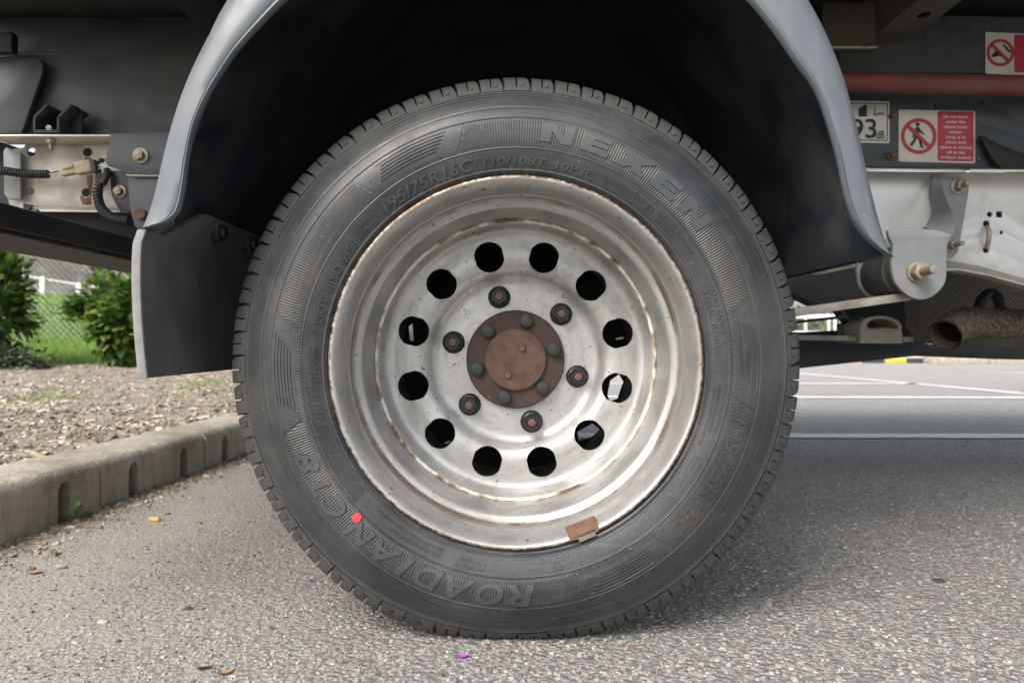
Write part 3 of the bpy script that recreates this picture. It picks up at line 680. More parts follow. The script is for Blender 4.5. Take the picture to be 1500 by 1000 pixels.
# ---- shoulder tread blocks
rnd = random.Random(4); NB = 64
pit = [rnd.choice((0.86, 1.0, 1.16)) for _ in range(NB)]; tot = sum(pit); a = 3.0
TOP = [(.3232, .0088), (.3285, .0118), (.3355, .0160), (.3415, .0212), (.3452, .0275), (.3470, .0370), (.3476, .0550)]
FLO = [(.3222, .0094), (.3265, .0130), (.3315, .0185), (.3355, .0250), (.3378, .0310), (.3390, .0390), (.3392, .0550)]
for bi in range(NB):
    da = 360 * pit[bi] / tot
    us = [0.03, 0.11, 0.30, 0.450, 0.460, 0.500, 0.51, 0.66, 0.80, 0.89]
    zig = [0.03, 0.03, 0.03, 0.0, -0.02, -0.03, -0.03]
    gapw = [0.075, 0.06, 0.03, -0.01, -0.045, -0.06, -0.06]
    v = []; f = []; nr = len(TOP); nu = len(us)
    jit = rnd.uniform(-.0005, .0005)
    for k in range(nr):
        for j, u in enumerate(us):
            uu = u + zig[k] * (1 if j in (0, 1, nu - 2, nu - 1) else .3) + (gapw[k] if j >= nu - 2 else 0)
            (rt, yt), (rf, yf) = TOP[k], FLO[k]; w_ = 1.0
            if j in (4, 5) and k >= 2: w_ = 0.0
            if j in (0, nu - 1): w_ = 0.965
            r = rf + (rt + jit - rf) * w_; y = yf + (yt - yf) * w_
            aa = R(a + da * uu); v.append(deform(Vector((r * math.sin(aa), y, r * math.cos(aa)))))
    for k in range(nr - 1):
        for j in range(nu - 1): q = k * nu + j; f.append((q, q + 1, q + nu + 1, q + nu))
    for j, sg in ((0, 1), (nu - 1, -1)):        # end walls down to the groove floor
        n0 = len(v)
        for k in range(nr):
            (rf, yf) = FLO[k]; u = us[j] + zig[k] + (gapw[k] if j else 0) + (-.015 if j == 0 else .015)
            aa = R(a + da * u); v.append(deform(Vector(((rf - .002) * math.sin(aa), yf + .001, (rf - .002) * math.cos(aa)))))
        for k in range(nr - 1): f.append((k * nu + j, (k + 1) * nu + j, n0 + k + 1, n0 + k))
    # small moulded mark low on the block
    n0 = len(v)
    for hh in (0, 1):
        for rr, u in ((.3300, .60), (.3300, .74), (.3345, .77), (.3345, .57)):
            y = .0105 + (rr - .3268) / (.3355 - .3268) * .0055 - (.0012 if hh else -.0006)
            sh = .06 if hh == 0 else 0
            aa = R(a + da * (u + (0.015 if u < .66 else -.015) * hh)); v.append(deform(Vector((rr * math.sin(aa), y, rr * math.cos(aa)))))
    f += [(n0 + 4, n0 + 5, n0 + 6, n0 + 7)] + [(n0 + i, n0 + (i + 1) % 4, n0 + 4 + (i + 1) % 4, n0 + 4 + i) for i in range(4)]
    mk('tread_block', [p + WC for p in v], f, M['tread'], wheel, smooth=28, recalc=False)
    a += da
# ---- ribbed bands
BANDS = [(-12.2, 73.8), (101.8, 138.6), (166.8, 252.4), (281.8, 317.6)]
NR = 560; RI, RO = .2518, .2842
for b0, b1 in BANDS:
    v = []; f = []
    for i in range(NR):
        a = 360 * i / NR
        for a_ in (a, a - 360):
            if b0 - 3 <= a_ <= b1 + 3:
                # slanted ends: inner edge reaches 2.6 deg further
                ext = max(0, b0 - a_, a_ - b1); ro = RI + (RO - RI) * (1 - ext / 2.6) if ext > 0 else RO
                if ro < RI + .002: continue
                ns = 8; n0 = len(v); ha = 360 / NR
                for k in range(ns + 1):
                    r = RI + (ro - RI) * k / ns; hh = .00055 if 0 < k < ns else 0
                    v += [SW(r, a_ - ha * .42, .0), SW(r, a_ - ha * .12, hh), SW(r, a_ + ha * .12, hh), SW(r, a_ + ha * .42, .0)]
                f += [(n0 + 4 * k + q, n0 + 4 * k + q + 1, n0 + 4 * k + q + 5, n0 + 4 * k + q + 4) for k in range(ns) for q in range(3)]
    wmk('ribbed_band', v, f, M['rubber_rib'], smooth=None, recalc=False)
# narrow ribbed ring crossing the plain panels, and the panels with their moulded lines
GAPS = [(73.8, 101.8), (138.6, 166.8), (252.4, 281.8), (317.6, 347.8)]
for g0, g1 in GAPS:
    v = []; f = []
    for i in range(int(NR * (g1 - g0 - 5.4) / 360)):
        a_ = g0 + 2.7 + 360 * i / NR; n0 = len(v); ha = 360 / NR
        for r in (RI, RI + .0004, .2562, .2566):
            hh = .0006 if r in (RI + .0004, .2562) else 0
            v += [SW(r, a_ - ha * .42), SW(r, a_ - ha * .12, hh), SW(r, a_ + ha * .12, hh), SW(r, a_ + ha * .42)]
        f += [(n0 + 4 * k + q, n0 + 4 * k + q + 1, n0 + 4 * k + q + 5, n0 + 4 * k + q + 4) for k in range(3) for q in range(3)]
    wmk('ribbed_ring', v, f, M['rubber_rib'], smooth=None, recalc=False)
def arc_ridge(v, f, pts, h_, w_):       # pts = [(r, a)], a raised line on the sidewall
    n0 = len(v); q = [Vector((r * math.sin(R(a)), r * math.cos(R(a)))) for r, a in pts]
    for i, p in enumerate(q):
        d = (q[min(i + 1, len(q) - 1)] - q[max(i - 1, 0)]).normalized(); nn = Vector((-d.y, d.x)) * w_ / 2
        for s_, hh in ((-1, -.0001), (-.45, h_), (.45, h_), (1, -.0001)):
            z = p + nn * s_; v.append(SW(z.length, math.degrees(math.atan2(z.x, z.y)), hh))
    f += [(n0 + 4 * i + k, n0 + 4 * i + k + 1, n0 + 4 * i + k + 5, n0 + 4 * i + k + 4) for i in range(len(pts) - 1) for k in range(3)]
def lerpn(a, b, n): return [a + (b - a) * i / n for i in range(n + 1)]
for g0, g1 in GAPS:
    v = []; f = []
    A0, A1 = g0 + 5.6, g1 - 5.6
    # raised border of the panel
    ring = [(.2842, x) for x in lerpn(g0 + .3, g1 - .3, 24)]
    path = [(RI + .0048, g0 + 2.9)] + [(RI + .0048 + (.2842 - RI - .0048) * k / 6, g0 + 2.9 - 2.6 * k / 6) for k in range(1, 7)]
    arc_ridge(v, f, path, .0007, .0009)
    path = [(RI + .0048 + (.2842 - RI - .0048) * k / 6, g1 - 2.9 + 2.6 * k / 6) for k in range(7)]
    arc_ridge(v, f, path, .0007, .0009)
    for j, r in enumerate((.2625, .2662, .2699, .2736, .2773)):
        arc_ridge(v, f, [(r, x) for x in lerpn(A0 + .55 * j, A1 - .75 * (4 - j), 26)], .0011, .0015)
    arc_ridge(v, f, [(.2812, x) for x in lerpn(A0 + 1.2, A1 + .8, 30)], .0009, .0018)
    wmk('moulded_panel_lines', v, f, M['rubber'], smooth=60, recalc=False)
    v = []; f = []
    for aa, r in ((g0 + 3.6, .270), (g1 - 3.6, .270), (g0 + 5.0, .2605), (g1 - 5.2, .2605)):
        n0 = len(v); v.append(SW(r, aa, .0008))
        for k in range(10):
            th = 2 * math.pi * k / 10; v.append(SW(r + .0016 * math.cos(th), aa + math.degrees(.0016 * math.sin(th) / r), 0))
        f += [(n0, n0 + 1 + k, n0 + 1 + (k + 1) % 10) for k in range(10)]
    wmk('moulding_dots', v, f, M['rubber'], smooth=60, recalc=False)
# ---- lettering
CAP = None
def cap_h():
    global CAP
    if CAP is None:
        vv, _ = text2d('H'); CAP = max(p[1] for p in vv)
    return CAP
def refine(vv, ff, L):
    bm = bmesh.new(); vs_ = [bm.verts.new(p) for p in vv]
    for q in ff:
        try: bm.faces.new([vs_[i] for i in q])
        except ValueError: pass
    bmesh.ops.remove_doubles(bm, verts=bm.verts, dist=1e-5)
    bmesh.ops.triangulate(bm, faces=bm.faces[:])
    for _ in range(4):
        es = [e for e in bm.edges if e.calc_length() > L and abs(e.verts[0].co.z - e.verts[1].co.z) < .01]
        if not es: break
        bmesh.ops.subdivide_edges(bm, edges=es, cuts=1); bmesh.ops.triangulate(bm, faces=bm.faces[:])
    bmesh.ops.recalc_face_normals(bm, faces=bm.faces)
    bm.verts.index_update(); a = [tuple(v_.co) for v_ in bm.verts]; b = [tuple(v_.index for v_ in fc.verts) for fc in bm.faces]; bm.free(); return a, b
def side_text(body, a0, a1, r0, r1, h_=.0006, bold=0.0, shear=0.0, res=2, space=1.0, mat='rubber_text', name='sidewall_lettering', glyphs=None):
    vv, ff = glyphs if glyphs else text2d(body, .5, bold, shear, res, space)
    if r1 - r0 > .008: vv, ff = refine(vv, ff, .3)
    x0 = min(p[0] for p in vv); x1 = max(p[0] for p in vv); H = 1.0 if glyphs else cap_h()
    out = [SW(r0 + y / H * (r1 - r0), a0 + (x - x0) / (x1 - x0) * (a1 - a0), h_ if z > 0 else -.0004) for x, y, z in vv]
    return wmk(name, out, ff, M[mat], smooth=None, recalc=False)
# wide bold letters drawn as polygons (unit height)
GL = {'N': ([(0, 0), (0.10, 1), (.62, 1), (1.12, .42), (1.16, 1), (1.62, 1), (1.55, 0), (1.02, 0), (.54, .58), (.50, 0)], [], 1.62),
      'E': ([(0, 0), (.08, 1), (1.42, 1), (1.40, .72), (.58, .72), (.57, .62), (1.30, .62), (1.28, .40), (.55, .40), (.54, .28), (1.42, .28), (1.40, 0)], [], 1.42),
      'X': ([(-.10, 0), (.52, .52), (.14, 1), (.72, 1), (.94, .76), (1.20, 1), (1.85, 1), (1.24, .50), (1.62, 0), (1.02, 0), (.82, .26), (.52, 0)], [], 1.66)}
def glyph_run(s_, gap=.34):
    V = []; Fc = []; x = 0
    for ch in s_:
        o_, h_, w_ = GL[ch]; vv, ff = shape2d(o_, h_, .5); n = len(V)
        V += [(p[0] + x, p[1], p[2]) for p in vv]; Fc += [tuple(i + n for i in q) for q in ff]; x += w_ + gap
    return V, Fc
side_text('', 6.0, 54.3, .2588, .2808, .0013, glyphs=glyph_run('NEXEN'))
for word, a0, a1 in (('R', 175.2, 182.4), ('O', 183.2, 190.2), ('A', 190.4, 198.2), ('D', 198.8, 206.0), ('I', 207.0, 210.6), ('A', 210.6, 218.4), ('N', 219.2, 226.2), ('C', 229.0, 235.0), ('T', 236.0, 241.6), ('8', 241.6, 247.4)):
    side_text(word, a0, a1, .2575, .2800, .0015, bold=.03, shear=.22, res=4)
side_text('195/75R16C', 103.6, 137.8, .2600, .2765, .0011, bold=.01, shear=.2, res=3, mat='rubber_rib')
side_text('195/75R16C', -41.0, -12.2, .2308, .2432, .0015, bold=.02, shear=.15, res=3)
side_text('110/108T', -9.6, 8.8, .2318, .2402, .0013, bold=.015, shear=.15, res=3)
side_text('10P.R.', 11.2, 22.2, .2318, .2402, .0013, bold=.015, shear=.15, res=3)
side_text('DOT 1JJYD 5158', 281.4, 307.2, .2312, .2398, .0013, res=3)
side_text('0411', 309.8, 315.0, .2322, .2392, .0013, res=3)
side_text('045166 2W2R08', 43.6, 58.0, .2390, .2440, .0011)
side_text('0036264', 44.0, 50.6, .2328, .2375, .0011)
side_text('E4', 39.7, 42.0, .2355, .2400, .0011)
side_text('LOAD RANGE   E', 68.6, 84.8, .2412, .2475, .0012, res=3)
side_text('RADIAL  TUBELESS', 69.0, 88.2, .2325, .2388, .0012, res=3)
side_text('SAFETY WARNING:', 95.8, 109.2, .2425, .2475, .0011)
side_text('SERIOUS INJURY MAY RESULT FROM', 96.2, 109.6, .2372, .2404, .0011)
side_text('DO NOT MOUNT ON 16.5 INCH RIM', 97.2, 114.0, .2325, .2358, .0011)
side_text('TIRE FAILURE DUE TO UNDERINFLATION/OVERLOADING, FOLLOW OWNER\'S MANUAL OR TIRE PLACARD IN VEHICLE.', 117.0, 158.0, .2425, .2458, .0006, res=1)
side_text('EXPLOSION OF TIRE/RIM ASSEMBLY DUE TO IMPROPER MOUNTING, ONLY SPECIALLY TRAINED PERSONS SHOULD MOUNT TIRES.', 117.0, 160.5, .2375, .2408, .0006, res=1)
side_text('WHEN SEATING BEADS, NEVER EXCEED 40 P.S.I. MOUNT ONLY ON 16 INCH RIM', 117.6, 161.8, .2325, .2358, .0006, res=1)
side_text('LT', 163.6, 166.2, .2405, .2462, .0011)
side_text('ADOT8-02', 164.6, 173.2, .2320, .2375, .0011)
side_text('CCC', 167.0, 169.8, .2415, .2455, .0011)
side_text('A004130', 171.2, 174.8, .2425, .2452, .0006)
side_text('002513', 191.8, 197.0, .2420, .2462, .0011)
side_text('2013', 192.6, 195.8, .2350, .2392, .0011)
side_text('KS', 188.6, 191.0, .2370, .2450, .0011)
side_text('PLIES : SIDEWALL 2 POLYESTER', 201.6, 217.6, .2395, .2440, .0011)
side_text('TREAD 2 POLYESTER + 2 STEEL + 1 NYLON', 201.2, 223.2, .2332, .2378, .0011)
side_text('LOADS AND PRESSURES FOR U.S.A. AND CANADA ONLY', 229.4, 264.0, .2428, .2476, .0011)
side_text('MAX LOAD SINGLE 1060 KG(2337 LBS) AT 525 kPa(76 P.S.I.)COLD', 229.6, 274.6, .2372, .2420, .0011)
side_text('MAX LOAD DUAL 1000 KG(2205 LBS) AT 525 kPa(76 P.S.I.)COLD', 230.0, 274.6, .2318, .2364, .0011)
v = []; f = []
def loop_ridge(ra, rad_r, rad_a):
    arc_ridge(v, f, [(ra[0] + rad_r * math.cos(2 * math.pi * k / 20), ra[1] + rad_a * math.sin(2 * math.pi * k / 20)) for k in range(21)], .0008, .0011)
loop_ridge((.2378, 40.8), .0048, 1.15); loop_ridge((.2434, 168.4), .0048, 1.15)
def stadium(a0, a1, r0, r1):
    da = math.degrees((r1 - r0) / 2 / .236); rm = (r0 + r1) / 2; rr = (r1 - r0) / 2
    p = [(rm + rr * math.cos(math.pi * k / 8 + 0), a1 + da * math.sin(math.pi * k / 8)) for k in range(9)]
    p += [(r0, x) for x in lerpn(a1, a0, 30)][1:-1]
    p += [(rm - rr * math.cos(math.pi * k / 8), a0 - da * math.sin(math.pi * k / 8)) for k in range(9)]
    p += [(r1, x) for x in lerpn(a0, a1, 30)][1:]
    arc_ridge(v, f, p, .0006, .0006)
stadium(309.6, 315.2, .2306, .2408)
p = [(.236 + .0058 * math.cos(math.pi * k / 8), 25.0 + 1.5 * math.sin(math.pi * k / 8)) for k in range(9)]; arc_ridge(v, f, p, .0006, .0006)
p = [(.236 - .0058 * math.cos(math.pi * k / 8), -9.9 - 1.5 * math.sin(math.pi * k / 8)) for k in range(9)]; arc_ridge(v, f, p, .0006, .0006)
for aa in (35.5, 92.2, 162.0, 227.3, 278.6, 319.0): arc_ridge(v, f, [(x, aa + .2 * math.sin(x * 900)) for x in lerpn(.2300, .2470, 8)], .0006, .0011)
wmk('sidewall_marks', v, f, M['rubber_text'], smooth=60, recalc=False)
# little vent whiskers at the bead
v = []; f = []; rn = random.Random(2)
for k in range(34):
    aa = 360 * k / 34 + rn.uniform(-2, 2); arc_ridge(v, f, [(.2228, aa), (.2262, aa + .05)], .0009, .0011)
wmk('bead_marks', v, f, M['rubber'], smooth=None, recalc=False)
# red paint dot
v = [SW(.2572, 226.0, .0022)]; f = []
for k in range(20):
    th = 2 * math.pi * k / 20; v.append(SW(.2572 + .0056 * math.cos(th), 226.0 + math.degrees(.0056 * math.sin(th) / .2572), .0021))
f = [(0, 1 + k, 1 + (k + 1) % 20) for k in range(20)]
wmk('paint_dot', v, f, M['red_dot'], smooth=None)
# ---- rim barrel
prof = [(.2165, .010), (.2195, .0075), (.2212, .0035), (.2215, .0), (.2206, -.0032), (.2188, -.0048), (.2165, -.0048), (.2142, -.0030), (.2120, .0005), (.2098, .0055), (.2082, .0105), (.2070, .0160), (.2062, .0240), (.2054, .0310), (.2036, .0350), (.2030, .0375), (.2034, .0410), (.2030, .0450), (.2008, .0480), (.1965, .0500), (.1930, .0530), (.1912, .0590), (.1903, .0700), (.1899, .0790), (.1895, .0900), (.1890, .1100), (.1888, .1350), (.1888, .1600), (.1935, .172), (.2040, .178), (.2040, .190), (.2120, .200), (.2160, .202)]
pp = spline([(r, y, 0) for r, y in prof], 170)
v, f = sweep([(p.x, p.y) for p in pp], 256); wmk('rim', v, f, M['rim'], smooth=180)
# ---- wheel disc with twelve hand holes
front = [(.1885, .1215), (.1862, .1195), (.1838, .1205), (.1830, .1300), (.1815, .1400), (.1775, .1470), (.1710, .1500), (.1600, .1495), (.1460, .1480), (.1340, .1490), (.1265, .1520), (.1205, .1575), (.1150, .1630), (.1090, .1660), (.1020, .1668), (.0850, .1668), (.0690, .1668)]
fr_ = [(p.x, p.y) for p in spline([(r, y, 0) for r, y in front], 70)]
back = [(r - .001, y + .006) for r, y in reversed(fr_)]; back[-1] = (.1886, .140)
pr = fr_ + back
v, f = sweep(pr + [pr[0]], 192)
me = bpy.data.meshes.new('wd'); me.from_pydata([tuple(p) for p in v], [], f)
bm = bmesh.new(); bm.from_mesh(me); bmesh.ops.remove_doubles(bm, verts=bm.verts, dist=1e-7); bmesh.ops.recalc_face_normals(bm, faces=bm.faces); bm.to_mesh(me); bm.free()
ob = bpy.data.objects.new('wd', me); C.objects.link(ob)
cut = MB()
HA0 = 0.6
for k in range(12):
    aa = R(HA0 + 15 + 30 * k); c = Vector((.1460 * math.sin(aa), 0, .1460 * math.cos(aa))); er = Vector((math.sin(aa), 0, math.cos(aa))); et = Vector((math.cos(aa), 0, -math.sin(aa)))
    ring = []
    for i in range(32):
        th = 2 * math.pi * i / 32; x = .0212 * math.cos(th); z = .0212 * math.sin(th); x = max(-.0198, min(.0198, x)); ring.append(c + et * x + er * z)
    n = len(ring)
    cut.add([p + Vector((0, .11, 0)) for p in ring] + [p + Vector((0, .20, 0)) for p in ring], [tuple(range(n)), tuple(range(2 * n - 1, n - 1, -1))] + [(i, n + i, n + (i + 1) % n, (i + 1) % n) for i in range(n)])
dme = boolean(ob, cut, 'wheel_disc'); dme.materials.clear(); dme.materials.append(M['disc']); finish(dme, 38)
link(bpy.data.objects.new('wheel_disc', dme), wheel, WC)
# ragged painted edge where the disc meets the barrel
rn = random.Random(8); v = []; f = []; n = 360
def rag(i): return .0007 * (math.sin(i * .9) + math.sin(i * .37 + 1) + rn.uniform(-1, 1))
for i in range(n):
    q = R(i); w_ = rag(i); dpt = .0012 * math.sin(i * .21) + rn.uniform(-.0005, .0005)
    for r, y in ((.1892, .1205), (.1885 , .1175 + dpt), (.1866, .1170 + dpt), (.1850 + w_ * .6, .1180 + dpt), (.1842 + w_ * .3, .1225)): v.append(Vector((r * math.sin(q), y, r * math.cos(q))))
f = [(i * 5 + k, ((i + 1) % n) * 5 + k, ((i + 1) % n) * 5 + k + 1, i * 5 + k + 1) for i in range(n) for k in range(4)]
wmk('disc_edge', v, f, M['edge'], smooth=50)
# ---- hub, cap, bolts, nuts
def wp(a, r, y): return WC + Vector((r * math.sin(R(a)), y, r * math.cos(R(a))))
v, f = sweep([(0, .1545), (.0400, .1545), (.0425, .1545), (.0640, .1560), (.0668, .1566), (.0682, .1585), (.0684, .163), (.0684, .190), (0, .190)], 128); wmk('hub_flange', v, f, M['rust_hub'], smooth=40)
v, f = sweep([(0, .1463), (.020, .1463), (.0395, .1468), (.0418, .1480), (.0424, .1500), (.0424, .1560)], 96); wmk('hub_cap', v, f, M['rust_cap'], smooth=40)
for a_, r_ in ((28, .0185), (207, .0235)):
    c = wp(a_, r_, .1470); mb = MB(); mb.cyl(c, c - Vector((0, .0045, 0)), .0058, .0050, 20); mb.build('cap_stud', M['rust_cap'], wheel, bevel=.0008)
c = wp(0, .001, .1463); MB().cyl(c + Vector((0, .001, 0)), c - Vector((0, .0004, 0)), .0022, n=14).build('centre_punch_mark', M['stone_dark'], wheel)
oval = MB()
oc = wp(112, .0335, .1463)
ringo = [(oc + Vector((.0042 * math.cos(t_) * .75 + .0016 * math.sin(t_), 0, .0062 * math.sin(t_)))) for t_ in [2 * math.pi * i / 24 for i in range(25)]]
oval.tube(ringo, .0005, 6, False); oval.build('cast_mark', M['rust_cap'], wheel)
def hexhead(c, af, h_, mb, ph=0): mb.cyl(c, c - Vector((0, h_, 0)), af / math.sqrt(3), n=6, ph=ph)
for k in range(6):
    a_ = 16 + 60 * k; rn2 = random.Random(k)
    mb = MB(); c = wp(a_, .0545, .1562); mb.cyl(c, c - Vector((0, .0035, 0)), .0100, .0100, 28)
    mb.cyl(c - Vector((0, .003, 0)), c - Vector((0, .0105, 0)), .0089, .0086, 12, ph=rn2.uniform(0, 1))
    mb.build('hub_bolt', M['bolt_dark'], wheel, bevel=.0007)
for k in range(6):
    a_ = -14.6 + 60 * k; c = wp(a_, .0900, .1668); d = Vector((0, -1, 0)); rn2 = random.Random(k + 50); mb = MB()
    # flange and hex in one mesh
    v, f = sweep([(.0100, -.0070), (.0135, -.0058), (.0152, -.0040), (.0157, -.0020), (.0157, .0012)], 40); mb.add([p + c for p in v], f)
    ph = rn2.uniform(0, 1); n6 = 6; rc = .0212 / math.sqrt(3)
    hexo = [(rc * math.cos(ph + math.pi / 3 * i), rc * math.sin(ph + math.pi / 3 * i)) for i in range(6)]
    rin = .0066
    A = [c + Vector((x, -.005, z)) for x, z in hexo]; B = [c + Vector((x, -.0172, z)) for x, z in hexo]
    D_ = [c + Vector((x * .88, -.0192, z * .88)) for x, z in hexo]; E_ = [c + Vector((rin * x / rc, -.0192, rin * z / rc)) for x, z in hexo]; G_ = [c + Vector((rin * x / rc, -.012, rin * z / rc)) for x, z in hexo]
    vv = A + B + D_ + E_ + G_; ff = [(l * 6 + i, l * 6 + (i + 1) % 6, (l + 1) * 6 + (i + 1) % 6, (l + 1) * 6 + i) for l in range(4) for i in range(6)]
    mb.add(vv, ff)
    nn = mb.build('wheel_nut', M['nut'], wheel, smooth=30)
    MB().cyl(c + Vector((0, -.006, 0)), c + Vector((0, -.0215, 0)), .0062, .0056, 20).build('stud', M['stud'], wheel, bevel=.0012)
# balance weight
a_ = 158.2; c = wp(a_, .2095, .0005); er = Vector((math.sin(R(a_)), 0, math.cos(R(a_)))); et = Vector((math.cos(R(a_)), 0, -math.sin(R(a_)))); yv = Vector((0, -1, 0))
def bx(mb, c, sx, sy, sz, ex, ey, ez):
    vv = [c + ex * (i * sx / 2) + ey * (j * sy / 2) + ez * (k * sz / 2) for i in (-1, 1) for j in (-1, 1) for k in (-1, 1)]
    return mb.add(vv, [(0, 1, 3, 2), (4, 6, 7, 5), (0, 4, 5, 1), (2, 3, 7, 6), (0, 2, 6, 4), (1, 5, 7, 3)])
mb = MB(); tl = (er * .9 + yv * .35).normalized(); nl = (yv * .9 - er * .35).normalized()
bx(mb, c + yv * .001, .037, .0155, .009, et, tl, nl); mb.build('balance_weight', M['weight'], wheel, bevel=.001)
mb = MB(); c2 = wp(a_ - 1.0, .2200, -.0042); bx(mb, c2 + et * .002, .022, .0075, .004, et, tl, nl); mb.build('weight_clip', M['weight_clip'], wheel, bevel=.001)
# ---- inner twin wheel, brake drum, axle, far wheel
iw = empty('inner_twin_wheel', WC + Vector((0, .24, 0)), truck)
def plain_wheel(root, y0, flip=False):
    c = Vector((WC.x, y0, WC.z))
    pr = [(.2150, .004), (.2250, -.003), (.2520, -.012), (.2760, -.012), (.2960, -.006), (.3150, .004), (.3330, .014), (.3430, .024), (.3475, .040), (.3475, .140), (.3430, .150), (.3150, .172), (.2760, .186), (.2500, .184), (.2250, .174), (.2150, .166)]
    v, f = sweep(pr, 96); mk('tyre', [deform(p) + c for p in v], f, M['tread'], root, origin=c, smooth=50)
    pr = [(.2190, .006), (.2210, .0), (.2180, -.004), (.2120, .0005), (.2064, .0185), (.2040, .036), (.1945, .0615), (.1895, .09), (.1890, .150), (.2040, .172), (.2160, .190)]
    v, f = sweep(pr, 96); mk('rim', [p + c for p in v], f, M['disc'], root, origin=c, smooth=60)
plain_wheel(iw, 1.092)
fw = empty('far_wheel', (WC.x, 2.9, WC.z), truck); plain_wheel(fw, 2.72)
mb = MB(); mb.cyl((WC.x, 2.80, WC.z), (WC.x, 2.81, WC.z), .19, n=48); mb.build('wheel_disc', M['disc'], fw)
ax = empty('rear_axle', (WC.x, 1.9, WC.z), truck)
bc = P(0, 0, 1.235); cxp = 750 + WC.x * F / 1.235; cyp = 500 - (WC.z - CAMZ) * F / 1.235
plate('dark_hole_backing', circ(cxp, cyp, .1885 * F / 1.235, 64), [[(894, 557), (907, 548), (914, 559), (909, 572), (905, 584), (893, 588), (890, 578)], [(846, 632), (868, 620), (880, 630), (866, 641), (848, 646)], [(598, 478), (604, 473), (606, 500), (600, 498)], [(640, 642), (652, 647), (662, 644), (656, 650), (645, 650)], [(902, 495), (914, 493), (914, 496), (902, 498)]], 1.235, .006, M['black'], ax, bev=.0003)  # black disc added to darken the hand holes; cut-outs let spots of light through
MB().cyl((WC.x, 1.068, WC.z), (WC.x, 1.19, WC.z), .122, .126, 48).build('brake_drum', M['black'], ax, bevel=.004)
MB().tube([(WC.x, y, WC.z) for y in (1.15, 1.5, 1.72, 1.82, 1.98, 2.08, 2.3, 2.75)], lambda i: (.052, .052, .06, .13, .13, .06, .052, .052)[i], 24).build('axle_tube', M['black'], ax, smooth=60)

# ---- mudguard: crown shell running back over the tyres, face flange and inner lip
OUT = [(205, 335), (212, 300), (222, 255), (235, 205), (252, 150), (275, 90), (300, 38), (318, 0), (365, -75), (440, -160), (540, -220), (650, -250), (760, -258), (870, -248), (980, -215), (1080, -155), (1150, -80), (1200, 0), (1222, 45), (1243, 100), (1258, 155), (1270, 205), (1282, 260), (1292, 310), (1299, 350), (1301, 376)]
INN = [(228, 333), (247, 329), (263, 318), (270, 305), (276, 276), (281, 238), (291, 189), (309, 147), (330, 112), (352, 80), (388, 40), (428, 0), (500, -60), (620, -110), (756, -130), (890, -112), (1010, -65), (1086, 0), (1125, 45), (1160, 95), (1190, 140), (1210, 195), (1222, 240), (1230, 280), (1240, 315), (1258, 346), (1280, 366), (1300, 378)]
NS = 140
oo = resample(spline([(x, y, 0) for x, y in OUT], 200), NS); ii = resample(spline([(x, y, 0) for x, y in INN], 200), NS)
SEC = [(0, .870), (0, .840), (.03, .8215), (.09, .8085), (.2, .7990), (.45, .7925), (.70, .7905), (.86, .7900), (.895, .7915), (.915, .7895), (.94, .7865), (.97, .7860), (.99, .7880), (1.0, .7910), (1.0, .7950), (.97, .7965), (.93, .7960), (.5, .7975), (.2, .805), (.1, .814), (.045, .825), (.02, .842), (.02, .870)]
v = []; f = []; m = len(SEC)
for k in range(NS):
    for fr_, Y in SEC:
        q = oo[k].lerp(ii[k], fr_); v.append(P(q.x, q.y, .80) + Vector((0, Y - .80, 0)))
f = [(k * m + j, k * m + (j + 1) % m, (k + 1) * m + (j + 1) % m, (k + 1) * m + j) for k in range(NS - 1) for j in range(m)]
f += [tuple(range(m)), tuple(range(NS * m - 1, (NS - 1) * m - 1, -1))]
guard = mk('mudguard', v, f, M['guard'], truck, smooth=50)
# the crown itself (black inside), extruded back over both tyres
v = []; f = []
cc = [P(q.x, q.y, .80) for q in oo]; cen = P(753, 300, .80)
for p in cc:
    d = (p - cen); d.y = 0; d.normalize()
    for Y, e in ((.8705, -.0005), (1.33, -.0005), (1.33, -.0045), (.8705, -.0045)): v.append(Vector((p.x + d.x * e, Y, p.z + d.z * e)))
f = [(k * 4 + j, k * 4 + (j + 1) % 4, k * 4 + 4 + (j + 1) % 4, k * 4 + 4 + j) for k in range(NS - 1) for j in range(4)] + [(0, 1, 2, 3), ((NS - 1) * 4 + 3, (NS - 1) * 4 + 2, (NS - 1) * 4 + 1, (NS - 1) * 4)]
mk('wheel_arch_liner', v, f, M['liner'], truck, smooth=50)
# right-hand lower skirt of the arch, dusty
mk('liner_skirt', [(.399, .805, .452), (.399, 1.329, .452), (.390, 1.329, .510), (.390, .872, .510), (.403, .805, .452), (.403, 1.329, .452), (.394, 1.329, .510), (.394, .872, .510)],
   [(0, 1, 2, 3), (7, 6, 5, 4), (0, 4, 5, 1), (1, 5, 6, 2), (2, 6, 7, 3), (3, 7, 4, 0)], M['liner'], truck, smooth=None)
# back wall of the arch
plate('arch_back_panel', [(cen.x + (p.x - cen.x) * .995, cen.z + (p.z - cen.z) * .995) for p in cc[::3]] + [(.40, .44), (-.40, .44)], [], 1.3305, .006, M['black'], truck, px=False)
